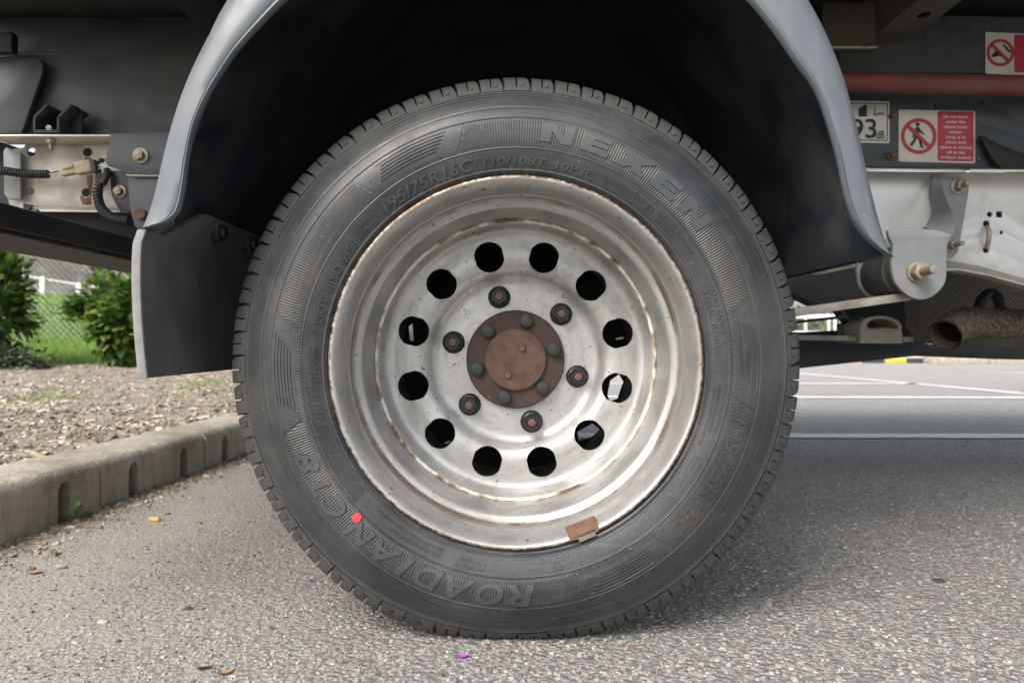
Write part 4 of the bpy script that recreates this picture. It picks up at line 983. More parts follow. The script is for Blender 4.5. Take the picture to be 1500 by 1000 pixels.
# mud flap
FX = -.400
def flap_x(y, z): return FX + .021 * max(0, (z - .46) / .05) ** 1.5 + .004 * ((.5 - z) / .18) ** 2 - .004 * math.sin(max(0, (z - .318)) / .19 * math.pi) + .0012 * math.sin(y * 9)
def flap_top(y): return .4785 + (.514 - .4785) * min(1, max(0, (y - .845) / .06))
v = []; f = []; ny, nz = 26, 10
ys = np.linspace(.800, 1.33, ny)
for sh in (0, -.0085):
    for j in range(nz):
        for y in ys:
            z = .3185 + (flap_top(y) - .3185) * j / (nz - 1); v.append((flap_x(y, z) + sh, y, z))
n0 = ny * nz
for j in range(nz - 1):
    for i in range(ny - 1): q = j * ny + i; f += [(q, q + 1, q + ny + 1, q + ny), (n0 + q + ny, n0 + q + ny + 1, n0 + q + 1, n0 + q)]
for i in range(ny - 1): f += [(i, n0 + i, n0 + i + 1, i + 1), ((nz - 1) * ny + i, (nz - 1) * ny + i + 1, n0 + (nz - 1) * ny + i + 1, n0 + (nz - 1) * ny + i)]
for j in range(nz - 1): f += [(j * ny, j * ny + ny, n0 + j * ny + ny, n0 + j * ny), (j * ny + ny - 1, n0 + j * ny + ny - 1, n0 + j * ny + 2 * ny - 1, j * ny + 2 * ny - 1)]
flap = mk('mud_flap', v, f, M['flap'], truck, smooth=40)
mb = MB(); zs = np.linspace(.3178, .4790, 12); L_ = []
for z in zs:
    x = flap_x(.8, z); L_ += [Vector((x + .0006, .7985, z)), Vector((x - .0091, .7985, z)), Vector((x - .0091, .8030, z)), Vector((x + .0006, .8030, z))]
mb.add(L_, [(4 * i + k, 4 * i + (k + 1) % 4, 4 * i + 4 + (k + 1) % 4, 4 * i + 4 + k) for i in range(11) for k in range(4)] + [(0, 1, 2, 3), (47, 46, 45, 44)])
mb.build('worn_edge', M['flap_edge'], flap, bevel=.001)
for y in (.965, 1.082):
    c = Vector((flap_x(y, .500) + .003, y, .5005)); mb = MB(); mb.cyl(c - Vector((.008, 0, 0)), c + Vector((.003, 0, 0)), .0135, n=24); mb.cyl(c, c + Vector((.009, 0, 0)), .0085, n=6); mb.build('flap_bolt', M['bolt_dark'], flap, bevel=.0008)

# ---- tipper body overhead
body = empty('tipper_body', (0, 1.9, 1.0), truck)
MB().box((.975, 1.86, 1.06), (4.25, 2.16, .05)).build('floor', M['black'], body, bevel=.004)
MB().box((.975, .78, 1.30), (4.25, .05, .46)).build('side_board', M['slate'], body, bevel=.004)
for x in (-.55, .10):
    MB().box((x, 1.66, .99), (.075, 1.7, .088)).build('cross_member', M['black'], body, bevel=.003)
# dusty cross member seen at upper right, with an oval hole
v, ff = shape2d([(.703, .74), (.781, .74), (.781, 1.525), (.703, 1.525)], [circ(.748, 1.345, .0115, 20, .016)], .002, .0005)
mk('cross_member', [Vector((x, y, .952 + z)) for x, y, z in v], ff, M['cross'], body, smooth=None)
for x in (.7055, .7785): MB().box((x, 1.1325, .995), (.004, .785, .08)).build('cross_member_web', M['cross'], body)
MB().box((1.45, 1.66, .99), (.075, 1.7, .088)).build('cross_member', M['cross'], body, bevel=.003)
MB().box((.975, 1.56, .995), (4.2, .05, .075)).build('body_rail', M['black'], body, bevel=.003)
plate('cross_member_foot', [(1253, 84), (1345, 84), (1347, 100), (1340, 103), (1258, 100)], [], 1.47, .01, M['slate_rough'], body)
pb = P(1244, 38, 1.30)
b_ = MB().box((pb.x, 1.31, pb.z), (.094, .02, .082)).build('timber_packer', M['ochre'], body, bevel=.003)
MB().box((pb.x, 1.298, P(0, 71, 1.30).z), (.094, .006, .0025)).build('packer_edge', M['zinc'], b_)

# ---- subframe
sub = empty('tipper_subframe', (0, 1.49, .85), truck)
h = lambda x, y, r, Y=1.48: circ(x, y, r, 14)
plate('subframe_panel', [(1235, 24), (1640, 34), (1640, 247), (1235, 244)], [h(1367, 156, 3.4), h(1437, 149, 3.6), h(1436, 233, 3.4), h(1294, 228, 2.6)], 1.475, .006, M['slate'], sub)
plate('subframe_upper_panel', [(1230, 20), (1640, 28), (1640, 108), (1230, 106)], [], 1.468, .005, M['slate_rough'], sub)
plate('subframe_panel', [(-260, 79), (420, 83), (420, 197), (-260, 197)], [], 1.49, .006, M['slate'], sub)
plate('subframe_plate', [(-40, 83), (48, 83), (58, 87), (63, 96), (61, 110), (37, 180), (31, 196), (-40, 196)], [], 1.465, .012, M['slate'], sub, bev=.003)
plate('subframe_tab', [(-40, 45), (15, 46), (18, 50), (17, 76), (-40, 77)], [], 1.44, .02, M['black'], sub, bev=.003)
MB().box((-.1, 2.36, .87), (2.2, .012, .22)).build('far_subframe_panel', M['black'], sub)
MB().box((.9, 2.36, .75), (1.6, .012, .24)).build('far_subframe_panel', M['black'], sub)
# gusset pocket standing on the left rail
g = MB()
for a, b in (((50, 194), (50, 172)), ((50, 172), (69, 153)), ((85, 192), (85, 172)), ((85, 172), (104, 153)), ((50, 192), (86, 192))):
    p, q = P(*a, 1.42), P(*b, 1.42); n_ = Vector((-(q - p).z, 0, (q - p).x)).normalized() * .0022
    g.hull8([p - n_, q - n_, q + n_, p + n_], [x + Vector((0, .06, 0)) for x in (p - n_, q - n_, q + n_, p + n_)])
g.build('gusset_pocket', M['slate_rough'], sub, bevel=.0005)
plate('gusset_back', [(86, 173), (104, 153), (114, 156), (121, 168), (120, 195), (86, 195)], [], 1.455, .004, M['black'], sub)
plate('gusset_back', [(52, 173), (69, 154), (84, 172), (84, 190), (52, 190)], [], 1.478, .004, M['black'], sub)
c = P(75, 189, 1.43); MB().cyl(c, c - Vector((0, .008, 0)), .006, n=6).build('gusset_bolt', M['zinc'], sub)

# ---- chassis rail, outer channel, left piece
rail = empty('chassis_rail', (0, 1.45, .7), truck)
def rail_bulge(p):
    z0 = P(0, 298, 1.45).z; z1 = P(0, 208, 1.45).z; q = p.copy()
    if p.z < z0 + .03: q.y -= .030 * ((z0 + .03 - p.z) / .045) ** 2
    return q
plate('rail_web', [(14, 300), (11, 290), (11, 226), (16, 219), (35, 216), (38, 208), (430, 206), (430, 307), (24, 303)], [circ(45.5, 222.5, 6.6), circ(128, 223, 6.6), circ(149, 235, 5, 16, 3.2), circ(43.5, 280, 6.2), circ(126, 282, 6.4)], 1.45, .005, M['rail'], rail)
fl = P(30, 200, 1.40); MB().box((P(100, 0, 1.40).x, 1.425, P(0, 201, 1.40).z + .002), (.30, .06, .004)).build('top_flange', M['rail_edge'], rail, bevel=.0015)
MB().hull8([P(24, 303, 1.45), P(430, 307, 1.45), P(430, 311, 1.41), P(26, 307, 1.41)], [p + Vector((0, 0, -.004)) for p in (P(24, 303, 1.45), P(430, 307, 1.45), P(430, 311, 1.41), P(26, 307, 1.41))]).build('bottom_flange', M['rail'], rail, bevel=.001)
plate('rail_end_plate', [(4, 222), (8, 215), (22, 221), (30, 224), (30, 292), (12, 292), (5, 284)], [], 1.432, .010, M['bracket'], rail, bev=.003)
mb = MB(); c = P(75, 203, 1.41); mb.cyl(c, c - Vector((0, 0, .010)), .0085, n=6); mb.cyl(c, c - Vector((0, 0, .022)), .0042, n=14); mb.build('flange_bolt', M['zinc'], rail, bevel=.0006)
def rust_patch(name, out, Y):
    plate(name, out, [], Y, .0006, M['weight'], rail, bev=.0001)
rust_patch('rust_stain', [(124, 231), (133, 231), (134, 236), (129, 238), (124, 236)], 1.4488)
rust_patch('rust_stain', [(127, 257), (135, 256), (134, 276), (133, 300), (121, 300), (117, 290), (118, 286), (125, 290), (131, 288), (133, 282), (128, 274)], 1.4488)
rust_patch('rust_stain', [(139, 256), (143, 256), (143, 272), (140, 276)], 1.4488)
# small bracket under the left end
plate('hanging_bracket', [(27, 298), (34, 297), (35, 318), (45, 323), (44, 325), (33, 322), (27, 315)], [], 1.42, .03, M['bracket'], rail, bev=.001)
mb = MB(); c = P(41, 310, 1.41); mb.cyl(c, c + Vector((.02, 0, 0)), .005, n=12); mb.cyl(c, c + Vector((.007, 0, 0)), .009, n=6); mb.build('bracket_bolt', M['bolt_dark'], rail)
# ---- right rail
plate('rail_web', [(1180, 250), (1660, 254), (1660, 452), (1500, 408), (1436, 390), (1392, 382), (1180, 392)],
      [circ(1450, 314, 4.0), [(1459.5, 311), (1461, 309.5), (1467, 309.5), (1468.5, 311), (1468.5, 317), (1467, 318.5), (1461, 318.5), (1459.5, 317)], circ(1445, 328, 5.2, 8), circ(1467, 340.5, 2.6), circ(1444.5, 366, 4.8, 8)], 1.45, .005, M['rail_white'], rail)
low = [(1180, 392), (1392, 382), (1436, 390), (1500, 408), (1660, 452)]
v = []; f = []
for px, py in low:
    b_ = P(px, py, 1.45)
    for dy, dz in ((0, 0), (-.004, -.008), (-.012, -.014), (-.026, -.017), (-.026, -.021), (.005, -.021), (.005, 0)): v.append(b_ + Vector((0, dy, dz)))
f = [(k * 7 + j, k * 7 + (j + 1) % 7, k * 7 + 7 + (j + 1) % 7, k * 7 + 7 + j) for k in range(4) for j in range(7)] + [(6, 5, 4, 3, 2, 1, 0), tuple(range(28, 35))]
mk('bottom_flange', v, f, M['rail'], rail, smooth=40)
MB().hull8([P(1200, 245, 1.40), P(1415, 249, 1.40), P(1415, 249, 1.455), P(1200, 245, 1.455)], [p + Vector((0, 0, -.004)) for p in (P(1200, 245, 1.40), P(1415, 249, 1.40), P(1415, 249, 1.455), P(1200, 245, 1.455))]).build('top_flange', M['rail_edge'], rail, bevel=.0012)
MB().hull8([P(1420, 248, 1.39), P(1640, 249, 1.39), P(1640, 249, 1.455), P(1420, 248, 1.455)], [p + Vector((0, 0, -.005)) for p in (P(1420, 248, 1.39), P(1640, 249, 1.39), P(1640, 249, 1.455), P(1420, 248, 1.455))]).build('top_flange', M['rail_edge'], rail, bevel=.0012)
mb = MB(); mb.tube(spline([P(1446, 331, 1.444), P(1448.5, 340, 1.438), P(1448, 352, 1.438), P(1445.5, 363, 1.444)], 12), .0042, 10); mb.build('spot_weld_strap', M['zinc'], rail)
# kicked-up section joining the two pieces behind the wheel
v = []; f = []
for i, s_ in enumerate(np.linspace(0, 1, 16)):
    u = s_ * s_ * (3 - 2 * s_); x = -.43 + 1.03 * s_; zt = .750 + (.690 - .750) * u; zb = .617 + (.503 - .617) * u
    v += [Vector((x, 1.452, zb)), Vector((x, 1.452, zt)), Vector((x, 1.457, zt)), Vector((x, 1.457, zb))]
f = [(k * 4 + j, k * 4 + (j + 1) % 4, k * 4 + 4 + (j + 1) % 4, k * 4 + 4 + j) for k in range(15) for j in range(4)]
mk('rail_web', v, f, M['rail'], rail)
MB().box((-.3, 2.33, .69), (2.0, .006, .13)).build('far_rail_web', M['black'], rail)
MB().box((1.5, 2.33, .60), (1.8, .006, .17)).build('far_rail_web', M['black'], rail)

# ---- dark brackets joining mudguard and rail (left)
br = empty('mudguard_bracket', P(190, 260, 1.30), truck)
plate('upper_plate', [(161, 195), (300, 193), (300, 258), (222, 255), (181, 254), (173, 247), (158, 243), (154, 236), (156, 222), (161, 213)], [], 1.30, .006, M['bracket_dark'], br, bev=.0012)
plate('lower_plate', [(186, 258), (260, 258), (260, 346), (208, 344), (196, 330), (189, 305)], [], 1.315, .03, M['bracket_dark'], br, bev=.003)
plate('link_plate', [(160, 250), (176, 250), (190, 262), (190, 312), (177, 312), (168, 296), (163, 285)], [], 1.40, .006, M['bracket_dark'], br, bev=.001)
def bolt(name, px, py, Y, r, parent, mat='zinc', stud=0.0, washer=1.0, hexh=.010):
    c = P(px, py, Y); mb = MB(); mb.cyl(c, c - Vector((0, .003, 0)), r * washer, n=28); 
    mb.cyl(c - Vector((0, .0025, 0)), c - Vector((0, .0025 + hexh, 0)), r * .66, n=6, ph=.4)
    if stud: mb.cyl(c, c - Vector((0, stud, 0)), r * .36, n=16)
    return mb.build(name, M[mat], parent, bevel=.0006)
bolt('bracket_bolt', 206.5, 228.5, 1.30, .0140, br)
bolt('bracket_bolt', 176, 281, 1.40, .0125, br)
c = P(206, 314, 1.312); MB().cyl(c, c - Vector((0, .004, 0)), .010, n=20).build('rubber_plug', M['weight'], br, bevel=.001)
# ---- wiring
wr = empty('wiring_harness', P(100, 255, 1.41), truck)
def corrugated(path, r, n=120):
    pts = resample(spline(path, 60), n); mb = MB(); mb.tube(pts, lambda i: r * (1.12 if (i // 2) % 2 else .76), 14); return mb
corrugated([P(-60, 246, 1.405), P(0, 250, 1.41), P(40, 255, 1.415), P(72, 255, 1.415)], .0075, 130).build('conduit', M['conduit'], wr, smooth=None)
corrugated([P(152, 256, 1.39), P(148, 266, 1.385), P(143, 283, 1.38), P(148, 304, 1.37), P(165, 319, 1.35), P(190, 324, 1.335)], .0082, 96).build('conduit', M['conduit'], wr, smooth=None)
mb = MB(); mb.tube(spline([P(157, 250, 1.395), P(156, 258, 1.385), P(150, 270, 1.38)], 10), .0068, 12); mb.build('tape_wrap', M['conduit'], wr)
cb = MB(); ax_ = (P(137, 243, 1.40) - P(88, 253, 1.40)).normalized(); az = Vector((-ax_.z, 0, ax_.x)); ay = Vector((0, 1, 0))
bx(cb, P(125, 245.5, 1.40), .031, .020, .0225, ax_, ay, az); bx(cb, P(103, 249, 1.402), .034, .016, .0185, ax_, ay, az); bx(cb, P(100, 245, 1.395), .022, .01, .007, ax_, ay, az)
cb.build('connector_body', M['beige'], wr, bevel=.0016)
cb = MB(); bx(cb, P(140, 245, 1.40), .010, .021, .024, ax_, ay, az); cb.build('connector_cap', M['conduit'], wr, bevel=.001)
for i, (dy, mt) in enumerate(((0, 'wire_white'), (2.4, 'wire_green'), (-2.4, 'wire_white'), (4, 'wire_white'))):
    MB().tube(spline([P(143, 245 + dy, 1.40), P(150, 243 + dy * .6, 1.395), P(156, 246 + dy * .3, 1.392), P(157, 252, 1.392)], 12), .0014, 8).build('wire', M[mt], wr)
for dy in (-1.5, 1.5): MB().tube(spline([P(70, 255, 1.415), P(79, 254 + dy, 1.41), P(90, 251 + dy, 1.405)], 8), .0015, 8).build('wire', M['beige' if dy > 0 else 'conduit'], wr)

# ---- rear underrun beam running across the truck at left
MB().box((-.705, 1.75, .5165), (.134, 2.1, .033)).build('underrun_beam', M['black'], truck, bevel=.006)
plate('dark_filler', [(-90, 303), (430, 303), (430, 400), (205, 388), (0, 350), (-90, 333)], [], 1.62, .02, M['black'], truck)  # black filler added so the gap below the rail stays dark
plate('dark_rail_backing', [(-120, 202), (0, 207.5), (34, 219), (50, 224), (60, 200), (430, 200), (430, 306), (-120, 306)], [], 1.56, .01, M['black'], truck)  # black sheet added to block the sky behind the rail, bar one slit
mk('underrun_lower_face', [(-.765, .71, .4985), (-.645, .71, .4985), (-.645, 2.79, .4985), (-.765, 2.79, .4985), (-.765, .71, .4945), (-.645, .71, .4945), (-.645, 2.79, .4945), (-.765, 2.79, .4945)], [(0, 1, 2, 3), (7, 6, 5, 4), (0, 4, 5, 1), (1, 5, 6, 2), (2, 6, 7, 3), (3, 7, 4, 0)], M['under'], truck, smooth=None)
MB().box((-.60, 2.05, .63), (.06, 1.3, .12)).build('rear_cross_member', M['black'], truck, bevel=.004)

# ---- signs
def sign_text(body, px, py, cap_px, Y, mat, parent, align='CENTER', line=1.0, wpx=None, bold=0.0, rot=0, name='lettering'):
    vv, ff = text2d(body, .5, bold, 0, 4, 1.0, 'LEFT')
    x0 = min(p[0] for p in vv); x1 = max(p[0] for p in vv); sc = cap_px / cap_h(); sx = wpx / (x1 - x0) if wpx else sc
    out = []
    for x, y, z in vv:
        X = (x - (x0 + x1) / 2) * sx; Yp = -y * sc; c_, s_ = math.cos(R(rot)), math.sin(R(rot))
        out.append(P(px + X * c_ - Yp * s_, py + X * s_ + Yp * c_, Y) + Vector((0, -.0003 if z > 0 else .0003, 0)))
    return mk(name, out, ff, M[mat], parent, smooth=None, recalc=False)
def rrect(x0, y0, x1, y1, r, skew=0, n=4):
    out = []
    for cx, cy, a0 in ((x0 + r, y0 + r, 180), (x1 - r, y0 + r, 270), (x1 - r, y1 - r, 0), (x0 + r, y1 - r, 90)):
        for k in range(n + 1):
            a = R(a0 + 90 * k / n); out.append((cx + r * math.cos(a), cy + r * math.sin(a) + skew * (cx - x0)))
    return out
def flat(name, outer, holes, Y, mat, parent): return plate(name, outer, holes, Y, .0006, M[mat], parent, bev=0)
def ring_slash(cx, cy, ro, ri, Y, parent, ang=45):
    flat('prohibition_ring', circ(cx, cy, ro, 48), [circ(cx, cy, ri, 48)], Y, 'sign_red', parent)
    c_, s_ = math.cos(R(ang)), math.sin(R(ang)); w_ = (ro - ri) / 2 * .95; L = ri + 1
    flat('prohibition_bar', [(cx + c_ * a - s_ * b, cy + s_ * a + c_ * b) for a, b in ((-L, -w_), (L, -w_), (L, w_), (-L, w_))], [], Y - .0012, 'sign_red', parent)
SY = 1.4735; SK = .022
sg = plate('warning_sign', rrect(1316.5, 160.5, 1428.5, 237, 2.5, SK), [], SY, .0015, M['sign_white'], truck, bev=.0002); tag(sg, 'white and red sign about not working under the raised body')
flat('red_panel', rrect(1373.8, 163.0, 1426.2, 235.5, 2.5, SK), [], SY - .0009, 'sign_red', sg)
ring_slash(1346, 199.5, 26.2, 20.8, SY - .0009, sg, 44)
cx, cy = 1346, 199.5
man = [[(cx - 1.5 + 3.0 * math.cos(k), cy - 17.2 + 3.0 * math.sin(k)) for k in [2 * math.pi * i / 16 for i in range(16)]],
       [(-4.2, -13), (.2, -13.4), (2.0, -10), (8.2, -3.4), (7.0, -1.6), (.8, -6.4), (.6, -1.5), (3.6, 4.5), (5.6, 14.4), (8.0, 15.6), (7.8, 17), (3.0, 16.8), (.2, 6.2), (-2.4, 2.0), (-5.4, 8.4), (-9.0, 13.2), (-8.2, 15.2), (-13, 13), (-12.6, 11.8), (-8.6, 6.8), (-5.2, -1), (-5.4, -5), (-7.6, 2.4), (-9.4, 1.8), (-7.2, -6.6)]]
flat('walking_figure', man[0], [], SY - .0014, 'sign_black', sg)
flat('walking_figure', [(cx + a, cy + b) for a, b in man[1]], [], SY - .0014, 'sign_black', sg)
for i, ln in enumerate(('Do not work', 'under the', 'raised body', 'unless', 'prop is in', 'place and', 'tipper is turned', 'off at the', 'isolator switch')):
    wd = (36, 28, 35, 19, 28, 29, 46.5, 26.5, 45)[i]
    sign_text(ln, 1399.6 + i * .05, 173.2 + 7.45 * i, 4.4, SY - .0016, 'sign_white', sg, wpx=wd, rot=1.2, bold=.012)
s2 = plate('warning_sign', rrect(1443.5, 47, 1556, 108, 2.5, .045), [], 1.4655, .0015, M['sign_white'], truck, bev=.0002); tag(s2, 'second prohibition sign, half cut off by the frame edge')
flat('red_panel', rrect(1486, 51, 1554, 106, 2.5, .045), [], 1.4646, 'sign_red', s2)
ring_slash(1465.5, 77.5, 20, 15.8, 1.4646, s2, 45)
for a in ([(1454, 80), (1460, 74), (1467, 78), (1476, 84), (1474, 86), (1464, 82), (1457, 84)], [(1469, 66), (1471, 65), (1481, 76), (1479, 78)]): flat('tipping_truck_figure', a, [], 1.4641, 'sign_black', s2)
flat('tipping_truck_figure', circ(1455, 81.5, 2.2, 12), [], 1.4639, 'sign_black', s2)
for i, ln in enumerate(('Do not', 'raise', 'tipper', 'body on', 'sloping', 'ground')): sign_text(ln, 1516, 62 + 8.0 * i, 4.4, 1.4639, 'sign_white', s2, rot=2)
s3 = plate('noise_plate', rrect(1225, 147, 1303, 208.5, 2, .02), [], SY, .0015, M['sign_white'], truck, bev=.0002); tag(s3, 'white sound power plate half hidden behind the mudguard')
flat('border_line', rrect(1229, 150.5, 1300.5, 205, 1, .02), [rrect(1230, 151.5, 1299.5, 204, 1, .02)], SY - .0009, 'sign_black', s3)
sign_text('L', 1283.5, 168.8, 9.5, SY - .0012, 'sign_black', s3); sign_text('WA', 1291, 168.8, 4.0, SY - .0012, 'sign_black', s3)
sign_text('93', 1265, 202, 27, SY - .0012, 'sign_black', s3, wpx=38, bold=.01); sign_text('dB', 1289.5, 203.5, 11.5, SY - .0012, 'sign_black', s3, wpx=12)
flat('loudspeaker_mark', [(1258, 160), (1266, 154), (1270, 154), (1270, 171), (1258, 171)], [], SY - .0009, 'sign_black', s3)
bolt('panel_bolt', 1306, 171.5, 1.474, .007, sub, 'weight'); bolt('panel_bolt', 1305, 229, 1.474, .0085, sub, 'weight')
# red prop rod
MB().tube([P(1190, 119, 1.40), P(1400, 123.5, 1.40), P(1640, 128, 1.40)], .0185, 28).build('body_prop', M['red'], truck, smooth=60)
# dark tapered plate at far right
plate('dark_tapered_plate', [(1436, 199), (1444, 199), (1462, 210), (1530, 236), (1530, 262), (1468, 249), (1452, 230)], [], 1.455, .012, M['black'], truck, bev=.003)

# ---- spring hanger
hg = empty('spring_hanger', P(1346, 393, 1.15), truck)
fp = [(1301, 337), (1312, 335), (1328, 334), (1342, 334), (1360, 335.5), (1379, 338.5), (1394, 345), (1389, 356), (1387.5, 375), (1387, 404), (1381, 421), (1366, 434.5), (1348, 439), (1329, 432), (1313, 416), (1307, 398), (1306, 380), (1308, 360), (1302, 346)]
sm = [(p.x, p.y) for p in spline([(x, y, 0) for x, y in fp + fp[:1]], 70)][:-1]
plate('front_plate', sm, [], 1.15, .009, M['bracket'], hg, bev=.0022)
bk = [(a + (1 - 1.15 / 1.27) * 0, b) for a, b in [(1346 + (x - 1346) * 1.0, y) for x, y in sm]]
plate('rear_plate', [(((x - 750) / F * 1.15), CAMZ - (y - 500) / F * 1.15) for x, y in sm], [], 1.265, .009, M['bracket'], hg, px=False, bev=.002)
# bolted flange on the rail
plate('rail_flange', [(1378, 259), (1392, 260), (1414, 262), (1420, 266), (1419, 284), (1404, 368), (1397, 377), (1384, 382), (1376, 372), (1378, 330)], [], 1.428, .008, M['bracket'], hg, bev=.002)
# curved web from the rail flange out to the front plate
Lb = [(1366, 256, 1.43), (1363, 275, 1.425), (1364, 292, 1.415), (1367, 308, 1.38), (1362, 322, 1.29), (1354, 333, 1.158)]
Rb = [(1379, 258, 1.424), (1381, 275, 1.40), (1386, 292, 1.36), (1395, 312, 1.28), (1399, 328, 1.20), (1395, 346, 1.155)]
a = spline([P(*p) for p in Lb], 20); b = spline([P(*p) for p in Rb], 20); v = []; f = []
for p, q in zip(a, b):
    for k in range(6): v.append(p.lerp(q, k / 5))
n0 = len(v); v += [p + Vector((.001, .008, -.002)) for p in v]
for i in range(19):
    for k in range(5): q = i * 6 + k; f += [(q, q + 1, q + 7, q + 6), (n0 + q + 6, n0 + q + 7, n0 + q + 1, n0 + q)]
for i in range(19): f += [(i * 6, i * 6 + 6, n0 + i * 6 + 6, n0 + i * 6), (i * 6 + 5, n0 + i * 6 + 5, n0 + i * 6 + 11, i * 6 + 11)]
f += [tuple(range(6)) + tuple(range(n0 + 5, n0 - 1, -1)), tuple(range(114, 120)) + tuple(range(n0 + 119, n0 + 113, -1))]
mk('curved_web', v, f, M['bracket'], hg, smooth=60)
c = P(1346, 393, 1.15); mb = MB(); mb.cyl(c + Vector((0, .009, 0)), c + Vector((0, .112, 0)), .040, n=40); mb.build('spring_eye', M['bush'], hg, bevel=.003)
mb = MB(); mb.cyl(c + Vector((0, .03, 0)), c + Vector((0, .09, 0)), .0425, n=40); mb.build('eye_band', M['slate_rough'], hg, bevel=.002)
cb = P(1343, 399, 1.15); mb = MB(); mb.cyl(cb, cb - Vector((0, .004, 0)), .0165, n=30); mb.cyl(cb - Vector((0, .003, 0)), cb - Vector((0, .018, 0)), .0135, n=6, ph=.2); mb.build('pivot_nut', M['zinc'], hg, bevel=.0008)
MB().cyl(cb - Vector((0, .01, 0)), cb - Vector((0, .048, 0)), .0066, n=18).build('pivot_bolt', M['zinc'], hg, bevel=.0012)
bolt('flange_bolt', 1403, 274, 1.428, .015, hg, 'zinc', stud=.035, hexh=.014); bolt('flange_bolt', 1392, 360, 1.428, .013, hg, 'zinc', stud=.04, hexh=.014)

# ---- springs and undertray pieces seen beside the tyre
def bar(name, a, b, Ya, Yb, tz, dy, mat, parent, up=True):
    p, q = P(*a, Ya), P(*b, Yb); z = Vector((0, 0, tz)); d = Vector((0, dy, 0))
    return MB().hull8([p, q, q + d, p + d], [p - z, q - z, q + d - z, p + d - z]).build(name, M[mat], parent, bevel=.0015)
ls = empty('leaf_spring', P(1250, 440, 1.2), truck)
bar('main_leaf', (1120, 458, ), (1336, 427), 1.20, 1.17, .0135, .07, 'galv', ls)
bar('second_leaf', (1100, 478), (1240, 462), 1.24, 1.24, .004, .05, 'black', ls)
sp = [(1150, 400), (1200, 402), (1290, 384), (1303, 410), (1320, 430), (1300, 436), (1240, 447), (1196, 446), (1170, 434), (1150, 425)]
plate('spring_mount', sp, [], 1.42, .05, M['black'], ls)
plate('spring_mount', [(1240, 452), (1345, 425), (1345, 500), (1262, 500), (1256, 478)], [], 2.3, .05, M['black'], ls)
fs = empty('far_spring_hanger', P(1290, 485, 2.1), truck)
arc = [(1323, 488), (1323, 503), (1260, 503), (1259, 478), (1262, 471), (1270, 465), (1282, 462), (1296, 462), (1309, 465), (1319, 471), (1323, 478), (1322, 481), (1321, 483)]
hole = [(1270.5, 475), (1274, 471), (1282, 467.5), (1292, 466.5), (1303, 468), (1312, 473), (1316, 478), (1314, 481.5), (1306, 480.5), (1297, 479.5), (1287, 480), (1279, 482), (1273, 481)]
plate('cast_body', arc, [hole], 1.70, .08, M['cast'], fs, bev=.004)
bar('spring_plate', (1140, 489.5), (1259.6, 491.5), 1.72, 1.72, .0125, .06, 'galv', fs)
bar('spring_plate', (1323.5, 493), (1339, 493), 1.72, 1.72, .012, .06, 'galv', fs)
mb = MB(); mb.tube(spline([P(1222, 445, 1.72), P(1227, 456, 1.74), P(1234, 466, 1.78), P(1243, 473, 1.82), P(1252, 476, 1.86)], 16), .010, 10); mb.build('brake_hose', M['conduit'], truck)
plate('clamp_block', [(1241, 474), (1262, 466), (1266, 502), (1243, 503)], [], 1.78, .06, M['bush'], fs)
plate('far_sill', [(1120, 497), (1300, 499), (1348, 500), (1360, 504), (1660, 512), (1660, 530), (1460, 526), (1340, 521.5), (1180, 538.5), (1120, 545)], [], 2.45, .08, M['slate'], truck, bev=.004)
plate('far_sill_top', [(1120, 489), (1262, 482), (1262, 499), (1120, 499)], [], 2.52, .04, M['black'], truck)
plate('heat_shield', [(1322, 396), (1660, 396), (1660, 520), (1345, 502), (1328, 480)], [], 1.95, .004, M['shield'], truck)
ex = empty('exhaust', P(1440, 470, 1.6), truck)
path = spline([P(1384, 491, 1.53), P(1397, 479, 1.56), P(1424, 472, 1.59), P(1460, 474, 1.6), P(1560, 474, 1.62), P(1660, 470, 1.65)], 40)
mb = MB(); mb.tube(path, .0325, 32, False); mb.tube(path[:10], .0300, 32, False); mb.build('tail_pipe', M['exhaust'], ex, smooth=60)
MB().tube([path[7], path[8]], .031, 24).build('bore_plug', M['bore'], ex)  # black plug filling the pipe just inside its mouth
MB().tube(spline([P(1433, 455, 1.62), P(1440, 437, 1.63), P(1452, 430, 1.64), P(1462, 437, 1.63), P(1466, 452, 1.62)], 14), .012, 12).build('rubber_hanger', M['conduit'], ex)

# ================================================================== SMALL THINGS ON THE GROUND
def G(px, py): Y = CAMZ * F / (py - 500); return P(px, py, Y)
def pebble(name, px, py, s_, mat, label, flat_=.55, seed=1, cat='stone'):
    rn = random.Random(seed); c = G(px, py); bm = bmesh.new(); bmesh.ops.create_icosphere(bm, subdivisions=1, radius=1)
    off = Vector((rn.random() * 9, rn.random() * 9, rn.random() * 9))
    from mathutils import noise as mn
    for v_ in bm.verts:
        k = 1 + .6 * mn.noise(v_.co * 1.7 + off); v_.co = Vector((v_.co.x * s_ * 1.25 * k, v_.co.y * s_ * k, max(v_.co.z, -.5) * s_ * flat_ * k))
    vv = [v_.co + c + Vector((0, 0, s_ * flat_ * .5)) for v_ in bm.verts]; bm.verts.index_update(); ff = [tuple(q.index for q in fc.verts) for fc in bm.faces]; bm.free()
    return tag(mk(name, vv, ff, M[mat], smooth=None), label, cat)
pebble('pebble', 88, 832, .0085, 'stone_pale', 'pale pinkish pebble lying near the kerb', seed=1)
pebble('pebble', 276, 892, .0055, 'stone_dark', 'small grey pebble on the open asphalt left of the tyre', seed=2)
pebble('pebble', 150, 912, .0060, 'stone_pale', 'whitish pebble at lower left of the asphalt', seed=3)
pebble('pebble', 1375, 851, .0075, 'stone_dark', 'black stone on the asphalt at right', .35, seed=4)
pebble('clod', 73, 814, .0105, 'soil', 'dark clod of dry soil in the gutter below the first kerb slot', .8, seed=5, cat='clod')
